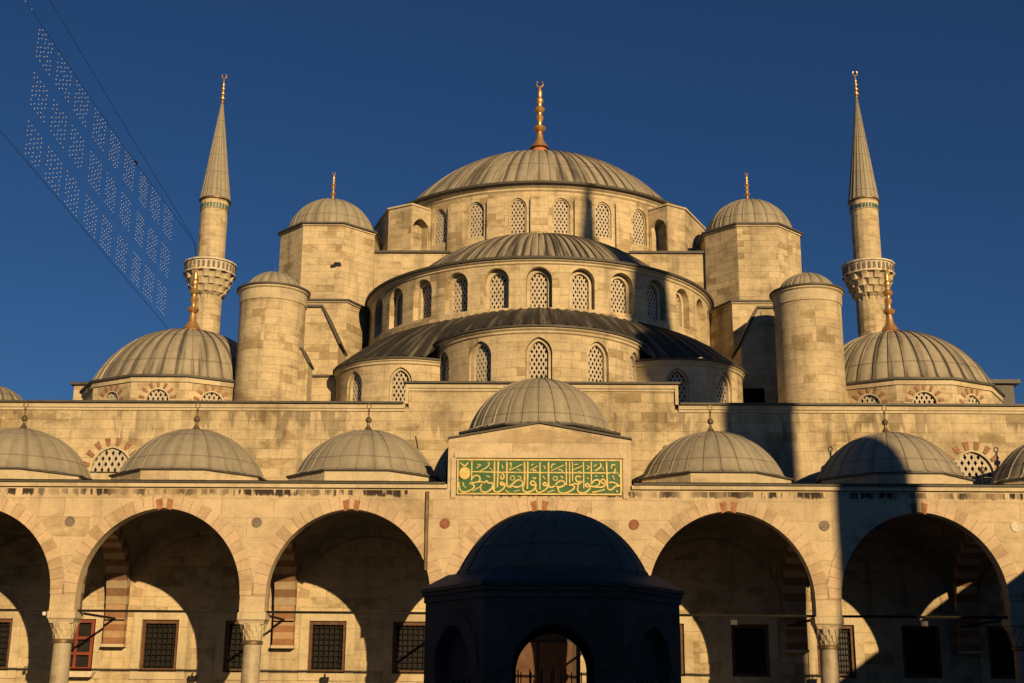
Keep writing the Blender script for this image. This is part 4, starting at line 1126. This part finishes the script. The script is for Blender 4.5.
mb.add([(x, y, 3.383) for x, y in p0]+[(x, y, 3.45) for x, y in p0]+[(x, y, 3.72) for x, y in p1],
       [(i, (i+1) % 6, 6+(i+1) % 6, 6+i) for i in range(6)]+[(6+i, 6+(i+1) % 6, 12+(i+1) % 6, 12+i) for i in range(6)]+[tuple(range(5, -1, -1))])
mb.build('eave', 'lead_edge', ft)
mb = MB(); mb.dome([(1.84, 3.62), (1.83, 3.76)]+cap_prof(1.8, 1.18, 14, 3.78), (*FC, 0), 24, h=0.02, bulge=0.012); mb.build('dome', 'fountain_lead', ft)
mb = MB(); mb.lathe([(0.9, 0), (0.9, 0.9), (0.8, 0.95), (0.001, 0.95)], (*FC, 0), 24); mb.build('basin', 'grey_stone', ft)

# ================================================================== strings of lights between the minarets
def on_string(Y, z): return (-20.2-0.0866*(76-Y), Y, z)
ls = empty('light_string', on_string(60, 28.6), 'hanging net of small white festival bulbs strung in three rows left of the minaret', 'string lights')
mb = MB()
ptsA = [(9, 34.5), (30, 32.2), (49.65, 30.43), (53.1, 29.8), (57.3, 29.05), (61.2, 28.44), (64.9, 27.95), (68.3, 27.52), (72, 27.05), (75.4, 26.75)]
mb.tube([on_string(*p) for p in ptsA[:-1]]+[(-21.6, 75.9, 27.5)], 0.014, 5); mb.build('cable', 'cable', ls)
def cable_z(Y):
    for (a, za), (b, zb) in zip(ptsA, ptsA[1:]):
        if a <= Y <= b: return za+(zb-za)*(Y-a)/(b-a)
spans = [(51.1, 52.7), (53.1, 54.75), (55.1, 56.7), (57.3, 58.8), (59.3, 60.6), (61.2, 62.6), (63.3, 64.4), (64.95, 66.4), (66.9, 68.3)]
spots = [on_string(Y, 30.43+(50-Y)*0.085-0.06) for Y in (47.3, 47.9, 48.5, 49.1, 49.7, 50.3)]
for row in range(3):
    for ci, (ya, yb) in enumerate(spans):
        t_ = (ya-51.1)/17.2
        ncol = 5
        for i in range(ncol):
            Y = ya+(yb-ya)*1.0*(i+0.1)/ncol
            zt_ = cable_z(Y)-0.14-row*(2.33-0.12*t_)
            for j in range(8):
                if (ci*7+row*5+i*3+j*2) % 9 == 0: continue
                spots.append(on_string(Y+0.05*(j % 2), zt_-1.5*(1-0.02*t_)*j/7))
bulb_prof = [(0.001, -0.028), (0.019, -0.014), (0.022, 0.0), (0.016, 0.018), (0.001, 0.03)]
spots.sort(key=lambda p: p[1])
nb = MB(); nb.lathe(bulb_prof, spots[0], 6); b0 = nb.build('bulb', 'bulb', ls, origin=spots[0])
lp_ = Vector(wloc(ls))
for p in spots[1:100]: copy_tree(b0, ls, Vector(p)-lp_)
nb = MB()
for p in spots[100:]: nb.lathe(bulb_prof, p, 6)
tag(nb.build('bulb', 'bulb', ls), kind='stuff')
mb = MB()
for ci, (ya, yb) in enumerate(spans):
    for Y in (ya+0.02, yb-0.2):
        mb.tube([on_string(Y, cable_z(Y)), on_string(Y, cable_z(Y)-6.5)], 0.003, 3)
mb.build('hanger_wire', 'cable', ls)
mb = MB(); mb.sphere(on_string(62.57, 28.32), 0.07, 6); mb.tube([on_string(62.35, 28.33), on_string(62.75, 28.26)], 0.045, 6); mb.build('clamp', 'iron', ls)
mb = MB(); mb.tube([on_string(9, 37.0), on_string(30, 34.2), on_string(51.77, 31.66), on_string(62, 29.3), on_string(71.3, 27.3), (-21.6, 75.9, 27.9)], 0.014, 5)
tag(mb.build('cable', 'cable'), 'thin dark cable running to the minaret above the rows of bulbs', 'cable', 'cables strung between minarets')
mb = MB(); mb.tube([on_string(9, 26.5), on_string(30, 25.2), on_string(48.91, 23.94), on_string(58, 22.55), on_string(68.32, 20.98), (-21.6, 75.9, 19.9)], 0.014, 5)
tag(mb.build('cable', 'cable'), 'thin dark cable sloping below the rows of bulbs towards the left corner dome', 'cable', 'cables strung between minarets')

# ================================================================== small things
def camera_box(x, y, z, label):
    r = empty('security_camera', (x, y, z), label, 'camera')
    mb = MB(); mb.lathe([(0.001, -0.08), (0.055, -0.055), (0.065, 0.0), (0.06, 0.05), (0.001, 0.06)], (x, y, z), 14); mb.build('housing', 'plastic', r)
    mb = MB(); mb.tube([(x, y, z+0.06), (x, y+0.02, z+0.2), (x+0.12, y+0.02, z+0.2)], 0.02, 6); mb.build('bracket', 'iron', r)
camera_box(-15.72, AY+0.3, 3.78, 'small white round camera hung from the iron rod at the leftmost column')
def flood(x, y, z, label):
    r = empty('floodlight', (x, y, z), label, 'floodlight', 'floodlights along the tie rods')
    mb = MB(); mb.prism_y([(x-0.12, z-0.1), (x+0.12, z-0.1), (x+0.14, z+0.08), (x-0.14, z+0.08)], y-0.08, y+0.06); mb.build('housing', 'iron', r)
    mb = MB(); mb.box(x-0.1, x+0.1, y-0.085, y-0.081, z-0.08, z+0.06); mb.build('lens', 'glass', r)
    mb = MB(); mb.tube([(x, y, z+0.08), (x, y, z+0.2)], 0.02, 6); mb.build('bracket', 'iron', r)
for x, l in ((6.15, 'small floodlight under the iron rod in the first arch right of the fountain'), (12.1, 'small floodlight under the iron rod in the rightmost arch')):
    flood(x, AY+0.35, 3.68, l)
flood(-12.2, WY-0.12, 1.85, 'small dark floodlight on the wall below the grilled window, second arch from the left')
flood(-7.5, WY-0.12, 1.85, 'small dark floodlight on the wall below the grilled window, left of the fountain')
mb = MB()
for a, b in (((-3.6, 8.55), (-4.3, 9.5)), ((-4.3, 9.5), (-4.55, 10.6)), ((-3.2, 8.7), (-4.3, 9.45)), ((-4.35, 9.7), (-4.75, 9.9))):
    pts = [(a[0]+(b[0]-a[0])*t+random.uniform(-.03, .03), WY-0.06, a[1]+(b[1]-a[1])*t+random.uniform(-.03, .03)) for t in (0, .25, .5, .75, 1)]
    mb.tube(pts, 0.014, 4)
tag(mb.build('dry_vine', 'twig'), 'bare dry vine clinging to the wall left of the gabled block', 'plant')
mb = MB()
for i in range(70):
    a = random.uniform(0, 2*pi); l = random.uniform(0.12, 0.42); e = random.uniform(0.35, 1.4)
    p = Vector((0.03+random.uniform(-.25, .25), 44.1+random.uniform(-.2, .2), 12.02))
    d = Vector((cos(a)*cos(e), sin(a)*cos(e), sin(e)))*l; s_ = Vector((-sin(a), cos(a), 0))*0.015
    mb.add([p-s_, p+s_, p+d*0.6+s_*1.5, p+d, p+d*0.6-s_*1.5], [(0, 1, 2, 3, 4)])
tag(mb.build('weed_tuft', 'weed'), 'tuft of dry weeds growing on the crown of the middle arcade dome', 'plant')
